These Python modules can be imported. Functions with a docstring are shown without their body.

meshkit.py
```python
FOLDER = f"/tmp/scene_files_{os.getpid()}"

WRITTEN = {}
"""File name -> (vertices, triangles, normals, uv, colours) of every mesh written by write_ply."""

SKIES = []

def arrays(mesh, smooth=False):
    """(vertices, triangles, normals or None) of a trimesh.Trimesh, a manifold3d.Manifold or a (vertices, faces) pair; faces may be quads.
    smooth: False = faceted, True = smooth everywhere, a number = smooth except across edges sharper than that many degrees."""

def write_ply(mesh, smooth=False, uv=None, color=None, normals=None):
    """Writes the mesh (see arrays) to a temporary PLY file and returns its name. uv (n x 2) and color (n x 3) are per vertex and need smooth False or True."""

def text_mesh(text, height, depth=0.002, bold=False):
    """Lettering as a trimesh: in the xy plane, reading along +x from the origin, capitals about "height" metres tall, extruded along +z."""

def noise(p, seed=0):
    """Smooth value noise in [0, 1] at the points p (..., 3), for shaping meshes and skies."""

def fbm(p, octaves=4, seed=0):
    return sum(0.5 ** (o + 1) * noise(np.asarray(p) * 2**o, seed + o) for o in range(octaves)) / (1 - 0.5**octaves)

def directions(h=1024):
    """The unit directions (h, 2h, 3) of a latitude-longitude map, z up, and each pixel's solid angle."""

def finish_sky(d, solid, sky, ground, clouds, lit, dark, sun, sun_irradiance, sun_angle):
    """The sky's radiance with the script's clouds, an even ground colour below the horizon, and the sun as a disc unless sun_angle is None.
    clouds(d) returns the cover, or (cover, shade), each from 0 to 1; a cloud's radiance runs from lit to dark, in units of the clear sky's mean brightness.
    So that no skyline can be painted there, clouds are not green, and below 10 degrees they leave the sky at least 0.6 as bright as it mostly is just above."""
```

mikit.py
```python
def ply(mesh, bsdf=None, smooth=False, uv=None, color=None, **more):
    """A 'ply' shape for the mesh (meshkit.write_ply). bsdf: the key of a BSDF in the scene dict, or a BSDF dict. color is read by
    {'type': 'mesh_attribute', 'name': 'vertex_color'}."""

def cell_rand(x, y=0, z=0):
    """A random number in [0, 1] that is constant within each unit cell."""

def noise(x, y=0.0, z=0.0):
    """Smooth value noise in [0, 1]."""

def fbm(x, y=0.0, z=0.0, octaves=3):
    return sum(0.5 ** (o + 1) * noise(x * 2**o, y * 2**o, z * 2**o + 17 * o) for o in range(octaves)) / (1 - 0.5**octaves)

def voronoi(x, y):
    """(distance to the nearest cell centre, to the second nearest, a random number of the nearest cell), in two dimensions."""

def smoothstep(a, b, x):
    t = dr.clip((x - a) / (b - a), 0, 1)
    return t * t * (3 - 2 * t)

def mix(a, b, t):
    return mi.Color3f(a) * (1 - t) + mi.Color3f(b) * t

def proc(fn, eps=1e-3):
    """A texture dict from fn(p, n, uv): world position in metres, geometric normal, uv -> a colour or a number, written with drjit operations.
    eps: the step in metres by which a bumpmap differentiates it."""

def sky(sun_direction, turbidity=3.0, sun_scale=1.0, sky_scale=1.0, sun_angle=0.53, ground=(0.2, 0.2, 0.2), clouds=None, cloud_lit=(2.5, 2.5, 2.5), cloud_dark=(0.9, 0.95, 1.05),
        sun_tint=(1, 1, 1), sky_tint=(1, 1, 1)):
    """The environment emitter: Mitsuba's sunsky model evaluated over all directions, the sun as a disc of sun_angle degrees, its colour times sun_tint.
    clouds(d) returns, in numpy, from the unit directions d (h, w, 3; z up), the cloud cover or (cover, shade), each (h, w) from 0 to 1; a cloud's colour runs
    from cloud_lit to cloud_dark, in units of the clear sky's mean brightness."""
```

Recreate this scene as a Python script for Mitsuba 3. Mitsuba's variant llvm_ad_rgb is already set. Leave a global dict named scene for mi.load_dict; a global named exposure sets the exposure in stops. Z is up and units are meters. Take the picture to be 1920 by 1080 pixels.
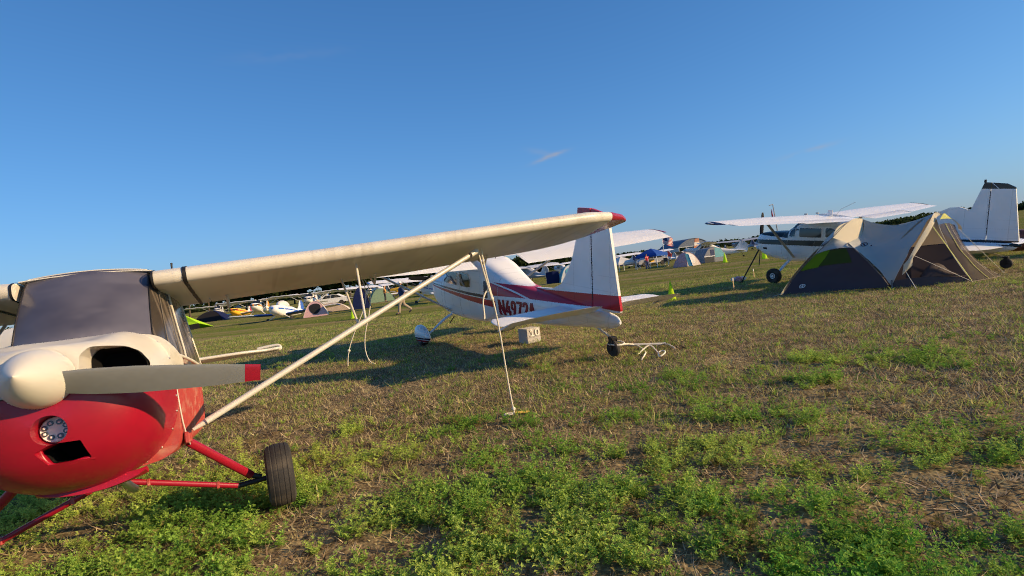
import math, random
import numpy as np, trimesh, mitsuba as mi, drjit as dr, mikit, manifold3d as m3
from scipy.interpolate import PchipInterpolator, CubicSpline
from shapely.geometry import Polygon
import meshkit
from mikit import noise, fbm, smoothstep, mix

T = mi.ScalarTransform4f
scene, labels = {}, {}
RNG = np.random.default_rng(11)

# ---------------------------------------------------------------- camera, sky, exposure
EYE = np.array([0, 0, 1.508])
PITCH, ROLL, FOCAL = math.radians(-1.735), math.radians(7.079), 973.1
_f = np.array([0, math.cos(PITCH), math.sin(PITCH)])
_r = np.array([1.0, 0, 0])
_u = np.cross(_r, _f)
_up = math.sin(ROLL) * _r + math.cos(ROLL) * _u
scene['camera'] = {'type': 'perspective', 'fov': 2 * math.degrees(math.atan(960 / FOCAL)), 'fov_axis': 'x',
                   'near_clip': 0.05, 'far_clip': 9000.0,
                   'to_world': T().look_at(origin=EYE.tolist(), target=(EYE + _f).tolist(), up=_up.tolist())}
SUN_AZ, SUN_EL = math.radians(-15.0), math.radians(19.0)      # from +x (camera right), a little behind the camera
SUN = (math.cos(SUN_AZ) * math.cos(SUN_EL), math.sin(SUN_AZ) * math.cos(SUN_EL), math.sin(SUN_EL))


def wisps(d):
    """A few thin cirrus streaks, and the pale haze that lies along the whole horizon."""
    az = np.degrees(np.arctan2(d[..., 0], d[..., 1]))
    el = np.degrees(np.arcsin(np.clip(d[..., 2], -1, 1)))
    n = meshkit.fbm(np.stack([az * 0.5, el * 1.6 - az * 0.2, az * 0 + 3.0], -1), 4, 5)
    c = 0.0
    for a0, e0, la, we, tilt, amount in ((5.9, 11.8, 1.5, 0.22, 0.20, 0.85), (4.8, 12.4, 1.2, 0.3, -0.3, 0.22), (30.5, 7.8, 1.9, 0.20, 0.12, 0.65), (-20.0, 23.4, 4.0, 0.5, 0.10, 0.09), (6.5, 5.2, 5.0, 0.5, 0.05, 0.18),
                                         (-64, 16, 4.0, 0.5, 0.15, 0.35), (75, 13, 4.0, 0.4, -0.1, 0.35), (140, 20, 6.0, 0.6, 0.1, 0.35), (-130, 12, 5.0, 0.5, 0.12, 0.35)):
        u, v = (az - a0) * np.cos(np.radians(e0)), el - e0 - tilt * (az - a0)
        c = c + amount * np.exp(-(u / la) ** 2 - (v / we) ** 2)
    return np.clip(c * np.clip((n - 0.25) * 2.2, 0, 1) + 0.66 * np.exp(-np.maximum(el, 0) / 4.4), 0, 1)


scene['sky'] = mikit.sky(SUN, turbidity=3.0, clouds=wisps, cloud_lit=(1.46, 1.40, 1.44), sun_scale=1.0, sky_scale=0.98, sun_tint=(1.0, 0.95, 0.89), sky_tint=(0.39, 0.74, 1.17))
exposure = 2.34

# ---------------------------------------------------------------- helpers


def num(key):
    if key not in scene and key not in labels and not any(k.startswith(key + '__') for k in scene):
        return key
    i = 1
    while True:
        k = f'{key}_{i:03d}'
        if k not in scene and k not in labels and not any(q.startswith(k + '__') for q in scene):
            return k
        i += 1


def thing(name, label, category, group=None):
    k = num(name)
    labels[k] = {'label': label, 'category': category}
    if group:
        labels[k]['group'] = group
    return k


def add(name, mesh, mat, parent=None, pose=None, smooth=30, label=None, **kw):
    """One entry of the scene. pose: function of (n,3) local points to world; the local frames of airplanes are left-handed (aft, left, up)."""
    if isinstance(mesh, list):
        mesh = trimesh.util.concatenate(mesh)
    mesh = mesh.copy()
    if pose is not None:
        if hasattr(pose, 'm'):
            pass
        v = pose(np.asarray(mesh.vertices))
        f = np.asarray(mesh.faces)
        if getattr(pose, 'flip', False):
            f = f[:, ::-1]
        mesh = trimesh.Trimesh(v, f, process=False)
    key = num(f'{parent}__{name}' if parent else name)
    scene[key] = mikit.ply(mesh, mat, smooth=smooth, **kw)
    if label:
        labels.setdefault(key, {})['label'] = label
    return key


def solo(name, mesh, mat, label, category, group=None, pose=None, smooth=30, **kw):
    k = add(name, mesh, mat, None, pose, smooth, **kw)
    labels[k] = {'label': label, 'category': category}
    if group:
        labels[k]['group'] = group
    return k


def place(x, y, z=0, yaw=0, s=1.0):
    c, sn = math.cos(yaw), math.sin(yaw)

    def p(v):
        v = np.asarray(v, float) * s
        return np.stack([x + v[:, 0] * c - v[:, 1] * sn, y + v[:, 0] * sn + v[:, 1] * c, z + v[:, 2]], -1)
    p.flip = False
    return p


def airframe(x, y, z, yaw, pitch, roll=0.0, s=1.0):
    """Local (aft, left, up) to world; yaw: the direction of aft; pitch: nose up."""
    c, sn, cr, sr = math.cos(pitch), math.sin(pitch), math.cos(roll), math.sin(roll)
    a = np.array([math.cos(yaw), math.sin(yaw)])
    l = np.array([a[1], -a[0]])

    def p(v):
        v = np.asarray(v, float) * s
        X, Z, Y = v[:, 0] * c + v[:, 2] * sn, -v[:, 0] * sn + v[:, 2] * c, v[:, 1]
        Y, Z = Y * cr - Z * sr, Y * sr + Z * cr
        return np.stack([x + X * a[0] + Y * l[0], y + X * a[1] + Y * l[1], z + Z], -1)
    p.flip = True
    O = p(np.zeros((1, 3)))[0]
    A = (p(np.eye(3)) - O).T / s
    p.inv = (A.T / s, O)                      # local = inv @ (world - O)
    return p


def local(pose, p):
    """In a texture: the local coordinates of the world point p."""
    A, O = pose.inv
    d = [p.x - float(O[0]), p.y - float(O[1]), p.z - float(O[2])]
    return [float(A[i, 0]) * d[0] + float(A[i, 1]) * d[1] + float(A[i, 2]) * d[2] for i in range(3)]


def outward(m):
    if m.volume < 0:
        m.invert()
    return m


def loft(rings, cap=True):
    """Closed rings of equal length, joined; flat fan caps."""
    R = np.asarray(rings, float)
    n, k = R.shape[:2]
    v = R.reshape(-1, 3)
    i, j = np.meshgrid(np.arange(n - 1), np.arange(k), indexing='ij')
    a, b = i * k + j, i * k + (j + 1) % k
    f = np.concatenate([np.stack([a, b, b + k], -1).reshape(-1, 3), np.stack([a, b + k, a + k], -1).reshape(-1, 3)])
    if cap:
        c0, c1 = len(v), len(v) + 1
        v = np.vstack([v, R[0].mean(0), R[-1].mean(0)])
        q = np.arange(k)
        f = np.vstack([f, np.stack([(q + 1) % k, q, q * 0 + c0], 1), np.stack([(n - 1) * k + q, (n - 1) * k + (q + 1) % k, q * 0 + c1], 1)])
        return outward(trimesh.Trimesh(v, f, process=False))
    return trimesh.Trimesh(v, f, process=False)


def curve(pts, n=24):
    pts = np.asarray(pts, float)
    if len(pts) < 3:
        return np.linspace(pts[0], pts[-1], n)
    t = np.r_[0, np.cumsum(np.linalg.norm(np.diff(pts, axis=0), axis=1))]
    return CubicSpline(t, pts)(np.linspace(0, t[-1], n))


def tube(pts, r, n=8, flat=1.0):
    """A tube along the points; r may be a list; flat squeezes it across."""
    pts = np.asarray(pts, float)
    r = np.broadcast_to(np.asarray(r, float), (len(pts),))
    t = np.gradient(pts, axis=0)
    t /= np.linalg.norm(t, axis=1, keepdims=True) + 1e-12
    ref = np.array([0, 0, 1.0]) if abs(t[0, 2]) < 0.9 else np.array([1.0, 0, 0])
    u = np.cross(ref, t[0]); u /= np.linalg.norm(u)
    rings, th = [], np.arange(n) * 2 * math.pi / n
    for p, tt, rr in zip(pts, t, r):
        u = u - tt * (u @ tt); u /= np.linalg.norm(u)
        w = np.cross(tt, u)
        rings.append(p + rr * (np.cos(th)[:, None] * u + flat * np.sin(th)[:, None] * w))
    return loft(rings)


def rod(a, b, r, n=8, r2=None):
    return tube([a, b], [r, r if r2 is None else r2], n)


def strut(a, b, chord, thick, axis=(1, 0, 0), n=12):
    """A streamlined bar from a to b, its long side along axis."""
    a, b, x = np.asarray(a, float), np.asarray(b, float), np.asarray(axis, float)
    t = (b - a) / np.linalg.norm(b - a)
    x = x - t * (x @ t); x /= np.linalg.norm(x)
    w = np.cross(t, x)
    th = np.arange(n) * 2 * math.pi / n
    ring = 0.5 * chord * (np.cos(th) + 0.12 * np.cos(2 * th))[:, None] * x + 0.5 * thick * np.sin(th)[:, None] * w
    return loft([a + ring, b + ring])


def box(c, s, b=0.004, R=None):
    """A chamfered box."""
    s = np.asarray(s, float) / 2
    b = min(b, 0.45 * s.min())
    pts = []
    for sx in (-1, 1):
        for sy in (-1, 1):
            for sz in (-1, 1):
                q = np.array([sx, sy, sz]) * s
                for k in range(3):
                    e = np.array([sx, sy, sz], float) * b
                    e[k] = 0
                    pts.append(q - e)
    m = trimesh.Trimesh(pts, process=False).convex_hull
    if R is not None:
        m.vertices = m.vertices @ np.asarray(R).T
    m.vertices += np.asarray(c, float)
    return m


def lathe(profile, axis='y', n=32, c=(0, 0, 0)):
    """profile: (radius, along) pairs."""
    th = np.arange(n) * 2 * math.pi / n
    rings = []
    for r, h in profile:
        r = max(r, 1e-4)
        ring = {'x': np.stack([th * 0 + h, r * np.cos(th), r * np.sin(th)], 1), 'y': np.stack([r * np.cos(th), th * 0 + h, r * np.sin(th)], 1),
                'z': np.stack([r * np.cos(th), r * np.sin(th), th * 0 + h], 1)}[axis]
        rings.append(ring + np.asarray(c, float))
    return loft(rings)


def sheet(grid, thick=0.0):
    """A (n, m, 3) grid as a surface; with thickness it is a closed slab."""
    g = np.asarray(grid, float)
    n, m = g.shape[:2]
    i, j = np.meshgrid(np.arange(n - 1), np.arange(m - 1), indexing='ij')
    a = (i * m + j).ravel()
    f = np.vstack([np.stack([a, a + 1, a + m + 1], 1), np.stack([a, a + m + 1, a + m], 1)])
    v = g.reshape(-1, 3)
    if not thick:
        return trimesh.Trimesh(v, f, process=False)
    nr = np.cross(np.gradient(g, axis=0), np.gradient(g, axis=1)).reshape(-1, 3)
    nr /= np.linalg.norm(nr, axis=1, keepdims=True) + 1e-12
    N = len(v)
    rim = np.concatenate([np.arange(m), np.arange(1, n) * m + m - 1, (n - 1) * m + np.arange(m - 2, -1, -1), np.arange(n - 2, 0, -1) * m])
    r2 = np.roll(rim, -1)
    f = np.vstack([f[:, ::-1], f + N, np.stack([rim, r2, r2 + N], 1), np.stack([rim, r2 + N, rim + N], 1)])
    return outward(trimesh.Trimesh(np.vstack([v, v + nr * thick]), f, process=False))


def coons(c0, c1, d0, d1, n=14, bulge=None):
    """A patch between the curves c0 (v=0), c1 (v=1), d0 (u=0), d1 (u=1)."""
    C0, C1, D0, D1 = (curve(c, n) if len(c) > 2 else np.linspace(c[0], c[1], n) for c in (c0, c1, d0, d1))
    u, v = np.meshgrid(np.linspace(0, 1, n), np.linspace(0, 1, n), indexing='ij')
    u, v = u[..., None], v[..., None]
    g = (1 - v) * C0[:, None] + v * C1[:, None] + (1 - u) * D0[None] + u * D1[None]
    g = g - ((1 - u) * (1 - v) * C0[0] + u * (1 - v) * C0[-1] + (1 - u) * v * C1[0] + u * v * C1[-1])
    if bulge is not None:
        g = g + 16 * u * (1 - u) * v * (1 - v) * np.asarray(bulge, float)
    return g


def man(m):
    return m3.Manifold(m3.Mesh(np.asarray(m.vertices, np.float32), np.asarray(m.faces, np.uint32)))


def unman(m):
    q = m.to_mesh()
    return trimesh.Trimesh(q.vert_properties[:, :3], q.tri_verts, process=False)


def prism(poly, a0, a1):
    """The (y, z) polygon swept along the first axis."""
    m = trimesh.creation.extrude_polygon(Polygon(poly), a1 - a0)
    v = m.vertices
    return outward(trimesh.Trimesh(np.stack([v[:, 2] + a0, v[:, 0], v[:, 1]], 1), m.faces, process=False))


def body(joints, bones, edge=0.03, taubin=10):
    """A continuous figure: every bone the hull of the spheres at its joints, joined, refined and smoothed."""
    hulls = []
    for bone in bones:
        pts = []
        for j in bone:
            x, y, z, r = joints[j]
            s = trimesh.creation.icosphere(subdivisions=1, radius=r)
            pts.append(s.vertices + [x, y, z])
        hulls.append(man(trimesh.Trimesh(np.vstack(pts), process=False).convex_hull))
    m = m3.Manifold.batch_boolean(hulls, m3.OpType.Add).refine_to_length(edge)
    t = unman(m)
    t.merge_vertices()
    trimesh.smoothing.filter_taubin(t, iterations=taubin)
    return t


def ring(a, zt, zb, hw, n, k=48, nb=None):
    th = (np.arange(k) + 0.5) * 2 * math.pi / k
    c, s = np.cos(th), np.sin(th)
    n = np.where(s < 0, nb or n, n)
    y = hw * np.sign(c) * np.abs(c) ** (2 / n)
    zc, h = (zt + zb) / 2, (zt - zb) / 2
    z = zc + h * np.sign(s) * np.abs(s) ** (2 / n)
    return np.stack([y * 0 + a, y, z], 1)


class Hull:
    """A fuselage: stations (aft, top, bottom, half width, squareness)."""

    def __init__(self, st):
        st = np.array(st, float)
        self.a = st[:, 0]
        self.f = [PchipInterpolator(st[:, 0], st[:, k]) for k in range(1, 5)]

    def at(self, a):
        return [float(g(np.clip(a, self.a[0], self.a[-1]))) for g in self.f]

    def side(self, a, z):
        a = np.clip(np.asarray(a, float), self.a[0], self.a[-1])
        zt, zb, hw, n = [g(a) for g in self.f]
        t = np.clip(np.abs((z - (zt + zb) / 2) / ((zt - zb) / 2)), 0, 0.999)
        return hw * (1 - t ** n) ** (1 / n)

    def mesh(self, a0=None, a1=None, n=40, k=48):
        A = np.linspace(self.a[0] if a0 is None else a0, self.a[-1] if a1 is None else a1, n)
        A = np.unique(np.r_[A, [x for x in self.a if A[0] <= x <= A[-1]]])
        return loft([ring(a, *self.at(a), k=k) for a in A])

    def patch(self, poly, off, thick, left=1, cell=0.08):
        """A plate in the outline poly (aft, z) that follows the side of the hull, off outside it."""
        m = trimesh.creation.extrude_polygon(poly if hasattr(poly, 'exterior') else Polygon(poly), thick)
        return self.wrap(m, off, left, cell)

    def wrap(self, m, off, left=1, cell=0.08):
        m = m.copy()
        v, f = trimesh.remesh.subdivide_to_size(m.vertices, m.faces, cell)
        y = self.side(v[:, 0], v[:, 1]) + off + v[:, 2]
        t = trimesh.Trimesh(np.stack([v[:, 0], left * y, v[:, 1]], 1), f, process=False)
        t.merge_vertices()
        return outward(t)


def soft(poly, r):
    """The polygon with rounded corners."""
    return Polygon(poly).buffer(-r).buffer(r, quad_segs=4)


def foil(k=28, t=0.12, up=1.2, low=0.6):
    """(chordwise 0..1, height) of an airfoil ring in units of the chord."""
    b = np.linspace(0, math.pi, k // 2 + 1)
    x = (1 - np.cos(b)) / 2
    y = 5 * t * (0.2969 * np.sqrt(x) - 0.126 * x - 0.3516 * x ** 2 + 0.2843 * x ** 3 - 0.1036 * x ** 4)
    X = np.r_[x[::-1], x[1:-1]]
    Y = np.r_[up * y[::-1], -low * y[1:-1]]
    Y[0] = 0.0
    return X, Y


def wing(sections, t=0.12, up=1.2, low=0.6, k=28, prof=None):
    """sections: (y, leading edge, trailing edge, z at the leading edge, z at the trailing edge)."""
    X, Y = prof or foil(k, t, up, low)
    return loft([np.stack([le + X * (te - le), X * 0 + y, zl + (zt - zl) * X + Y * (te - le) * (1 if len(s) == 0 else s[0])], 1) for y, le, te, zl, zt, *s in sections])


def mirror(m):
    m = m.copy()
    m.vertices = m.vertices * [1, -1, 1]
    m.faces = m.faces[:, ::-1]
    return m


# ---------------------------------------------------------------- materials


def paint(key, rgb, rough=0.3, coat=0.0, metal=0.0, var=0.06, scale=6.0, spec=0.5):
    def fn(p, n, uv):
        v = fbm(p.x * scale, p.y * scale, p.z * scale) - 0.5
        w = noise(p.x * scale * 9, p.y * scale * 9, p.z * scale * 9) - 0.5
        return mi.Color3f(*rgb) * (1 + var * 2 * v + var * w)
    b = {'type': 'principled', 'base_color': mikit.proc(fn) if var else {'type': 'rgb', 'value': list(rgb)}, 'roughness': rough, 'metallic': metal, 'specular': spec}
    if coat:
        b['clearcoat'] = coat
        b['clearcoat_gloss'] = 0.9
    scene[key] = {'type': 'twosided', 'bsdf': b}
    return key


def flat(key, rgb, rough=0.6, metal=0.0, spec=0.4):
    return paint(key, rgb, rough, 0.0, metal, 0.0, spec=spec)


def cloth(key, rgb, trans=0.5, rough=0.8):
    scene[key] = {'type': 'principledthin', 'base_color': {'type': 'rgb', 'value': list(rgb)}, 'roughness': rough, 'diff_trans': trans, 'spec_trans': 0.0}
    return key


def stained(key, base, dirt, amount=0.5, rough=0.35, scale=2.2, coat=0.3):
    """Old paint: a base colour with broad dull stains and fine dust."""
    def fn(p, n, uv):
        s = smoothstep(0.45, 0.8, fbm(p.x * scale, p.y * scale, p.z * scale * 1.6, 4))
        s2 = smoothstep(0.55, 0.75, fbm(p.x * 23, p.y * 23, p.z * 23, 3))
        return mix(base, dirt, dr.clip(amount * s + 0.25 * amount * s2, 0, 1))
    scene[key] = {'type': 'twosided', 'bsdf': {'type': 'principled', 'base_color': mikit.proc(fn), 'roughness': rough, 'specular': 0.5, 'clearcoat': coat, 'clearcoat_gloss': 0.85}}
    return key


stained('cream_paint', (0.57, 0.55, 0.495), (0.47, 0.44, 0.38), 0.45, 0.3)
stained('red_paint', (0.30, 0.004, 0.022), (0.20, 0.008, 0.017), 0.5, 0.34, coat=0.2)
stained('dusty_red', (0.36, 0.045, 0.04), (0.42, 0.20, 0.15), 0.7, 0.5, 9.0)
stained('white_paint', (0.70, 0.70, 0.69), (0.60, 0.59, 0.56), 0.35, 0.3)
stained('rubber', (0.022, 0.021, 0.022), (0.10, 0.085, 0.065), 0.6, 0.8, 5.0, 0.0)
flat('black', (0.012, 0.012, 0.014), 0.5)
flat('dark_inside', (0.008, 0.008, 0.009), 0.9, spec=0.1)
flat('deep_red', (0.27, 0.012, 0.03), 0.25)
flat('navy', (0.012, 0.014, 0.05), 0.35)
flat('dark_green', (0.008, 0.022, 0.026), 0.3)
flat('metal', (0.62, 0.62, 0.62), 0.35, 1.0)
paint('blade_grey', (0.165, 0.175, 0.175), 0.38, 0.0)
flat('glass_dark', (0.018, 0.02, 0.022), 0.06, spec=0.8)
flat('rope_white', (0.70, 0.66, 0.56), 0.9)
cloth('lime', (0.62, 0.85, 0.06), 0.8)
flat('wood', (0.50, 0.38, 0.22), 0.8)
flat('grey_pipe', (0.42, 0.42, 0.42), 0.5)
flat('skin', (0.50, 0.29, 0.20), 0.6)

# ---------------------------------------------------------------- ground


def ground_z(x, y):
    p = np.stack([np.asarray(x) * 1.0, np.asarray(y) * 1.0, np.asarray(x) * 0 + 2.0], -1)
    r = np.hypot(x, y)
    return ((meshkit.fbm(p * 1.7, 3, 7) - 0.5) * 0.06 + (meshkit.fbm(p * 4.2, 2, 17) - 0.5) * 0.055 * np.clip(1.3 - r / 26, 0, 1) + (meshkit.fbm(p * 0.35, 2, 4) - 0.5) * 0.05) * np.clip(1.4 - r / 60, 0, 1) - 0.012


def np_green(x, y):
    """How green the field is at a point, 0 to 1: a weedy strip near the camera, patches and mown lines beyond."""
    p = np.stack([np.asarray(x, float), np.asarray(y, float), np.asarray(x, float) * 0], -1)
    n1 = meshkit.fbm(p * [0.9, 1.1, 1], 4, 21)
    n2 = meshkit.fbm(p * [0.25, 0.3, 1], 3, 33)
    strip = 1 / (1 + np.exp((y - (4.25 - 0.24 * x) - 1.6 * (n2 - 0.5)) / 0.25))
    left = np.exp(-((x + 3.2) / 2.2) ** 2 - ((y - 3.2) / 1.6) ** 2)
    spots = 0.0
    for cx, cy, rx, ry in ((-0.95, 5.25, 0.55, 0.28), (-2.0, 5.6, 0.35, 0.3), (4.3, 7.6, 0.5, 0.4), (5.3, 9.4, 0.7, 0.35), (3.5, 6.2, 0.45, 0.3), (3.0, 5.4, 0.4, 0.3), (10.4, 10.6, 1.3, 0.5), (7.6, 8.9, 0.8, 0.4),
                           (0.9, 5.0, 0.35, 0.22), (-0.1, 5.1, 0.25, 0.2), (-3.4, 4.4, 1.2, 0.6), (-1.6, 4.25, 0.7, 0.3), (6.0, 6.4, 0.6, 0.4), (1.9, 4.6, 0.5, 0.25), (1.9, 10.2, 0.6, 0.4), (-1.7, 7.6, 0.4, 0.25), (3.2, 4.6, .6, .35)):
        spots = np.maximum(spots, np.exp(-((x - cx) / rx) ** 2 - ((y - cy) / ry) ** 2))
    n3 = meshkit.fbm(p * [2.6, 3.0, 1], 3, 57)
    sprigs = 0.75 * np.clip((meshkit.fbm(p * [0.55, 0.7, 1], 3, 71) - 0.50) * 6, 0, 1) * np.clip((n3 - 0.42) * 5, 0, 1)
    g = np.maximum(np.maximum(strip, left) * np.clip((n1 - 0.22) * 4.5, 0.15, 1) * np.clip((n3 - 0.29) * 5, 0.12, 1), np.clip(1.1 * spots * np.clip((n1 - 0.30) * 4, 0, 1) * np.clip((n3 - 0.36) * 5, 0, 1), 0, 1))
    g = np.maximum(g, sprigs)
    return np.clip(g, 0, 1)


def ground_colour(p, n, uv):
    soil = mi.Color3f(0.14, 0.105, 0.060)
    straw = mi.Color3f(0.43, 0.345, 0.18)
    olive = mi.Color3f(0.20, 0.19, 0.062)
    green = mi.Color3f(0.15, 0.195, 0.04)
    r = dr.sqrt(p.x * p.x + p.y * p.y)
    fine = fbm(p.x * 31, p.y * 31, 0.5, 3)
    mid = fbm(p.x * 2.3, p.y * 2.3, 1.5, 4)
    wide = fbm(p.x * 0.19 + 5, p.y * 0.42, 2.5, 4)
    lanes = fbm(p.x * 0.03 + 0.02 * p.y, p.y * 0.55 + p.x * 0.24, 7.5, 3)
    near = mix(soil, straw, dr.clip(smoothstep(0.32, 0.72, fine) * (0.35 + 0.8 * mid), 0, 1))
    far = mix(mix(olive, green, smoothstep(0.40, 0.62, wide)), straw * 0.72, 0.75 * smoothstep(0.47, 0.66, lanes) + 0.22 * smoothstep(0.5, 0.7, mid))
    far = mix(far, soil, 0.35 * smoothstep(0.52, 0.7, fbm(p.x * 4.1, p.y * 7.3, 3.5, 3)) * (1 - smoothstep(40, 120, r)))
    return mix(near, far, smoothstep(9, 24, r))


def ground_bump(p, n, uv):
    return fbm(p.x * 14, p.y * 14, 4.0, 3) + 0.5 * noise(p.x * 60, p.y * 60, 1.0)


scene['field_ground'] = {'type': 'bumpmap', 'arbitrary': mikit.proc(ground_bump, 0.004), 'scale': 0.010,
                         'bsdf': {'type': 'twosided', 'bsdf': {'type': 'diffuse', 'reflectance': mikit.proc(ground_colour)}}}
_rr = np.r_[0.05, np.geomspace(0.6, 1.6, 16)[:-1], np.geomspace(1.6, 26, 250)[:-1], np.geomspace(26, 60, 30), np.geomspace(66, 6500, 44)]
_th = np.r_[np.linspace(math.radians(38), math.radians(142), 560), np.linspace(math.radians(142), math.radians(398), 130)[1:-1]]
_R, _A = np.meshgrid(_rr, _th, indexing='ij')
_X, _Y = _R * np.cos(_A), _R * np.sin(_A)
_g = np.stack([_X, _Y, ground_z(_X, _Y)], -1)
k = add('ground', sheet(np.concatenate([_g, _g[:, :1]], 1)), 'field_ground', smooth=True)
labels[k] = {'label': 'wide airfield ground of mown weeds, dry straw and bare soil', 'category': 'ground', 'kind': 'structure'}

# ---------------------------------------------------------------- weeds and grass: nobody could count them, one mesh each
scene['leaf'] = {'type': 'principledthin', 'base_color': {'type': 'mesh_attribute', 'name': 'vertex_color'}, 'roughness': 0.55, 'diff_trans': 0.75, 'spec_trans': 0.0}


def scatter(n, y0, y1, spread=1.25, rng=RNG, power=1.0):
    """Points over the part of the field that the photograph shows, between two distances."""
    y = y0 + (y1 - y0) * rng.random(n) ** power
    w = 1.02 * y + 0.5
    keep = rng.random(n) < w / (1.02 * y1 + 0.5)
    y, w = y[keep], w[keep]
    return (rng.random(len(y)) * 2 - 1) * w * spread / 1.1, y


def frame(n, rng, tilt):
    az = rng.random(n) * 2 * math.pi
    tl = tilt * np.sqrt(rng.random(n))
    return az, tl


def weed_plant(rng, stems, height, leaves, big):
    """One leafy weed: curved stems with small three-part leaves. Returns triangles (n,3,3) and a shade per triangle."""
    tri, shade = [], []
    for s in range(stems):
        az, out = rng.random() * 6.283, 0.15 + 0.75 * rng.random()
        h = height * (0.55 + 0.55 * rng.random())
        base = np.array([0.03 * math.cos(az), 0.03 * math.sin(az), -0.01])
        d = np.array([math.cos(az), math.sin(az), 0])
        t = np.linspace(0, 1, leaves + 1)
        P = base + np.outer(t * out * h * (0.35 + 0.5 * t), d) + np.outer(t * h * (1 - 0.22 * t), [0, 0, 1])
        side = np.array([-d[1], d[0], 0]) * 0.0013
        for i in range(0, leaves, 2):
            tri.append([P[i] - side, P[i] + side, P[min(i + 2, leaves)]])
            shade.append(0.72)
        for i in range(1, leaves + 1):
            la = az + 2.4 * i + rng.normal(0, 0.6)
            up = 0.25 + 0.75 * rng.random() * (0.5 + t[i])
            L = big * (1.15 - 0.5 * t[i]) * (0.7 + 0.6 * rng.random())
            for da, sc in ((-0.85, 0.75), (0.85, 0.75), (0, 1.0)):
                e = np.array([math.cos(la + da) * math.cos(up), math.sin(la + da) * math.cos(up), math.sin(up)])
                w = np.cross(e, [0, 0, 1]); w /= np.linalg.norm(w) + 1e-9
                o = P[i] + e * L * 0.10
                tip = o + e * L * sc - np.array([0, 0, 0.14 * L])
                m = o + e * L * sc * 0.52 + np.array([0, 0, 0.06 * L])
                W = w * L * sc * 0.17
                sh = 0.85 + 0.3 * rng.random() + 0.15 * t[i]
                tri += [[o, m + W, tip], [o, tip, m - W]]
                shade += [sh, sh * 0.93]
    return np.array(tri), np.array(shade)


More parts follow.
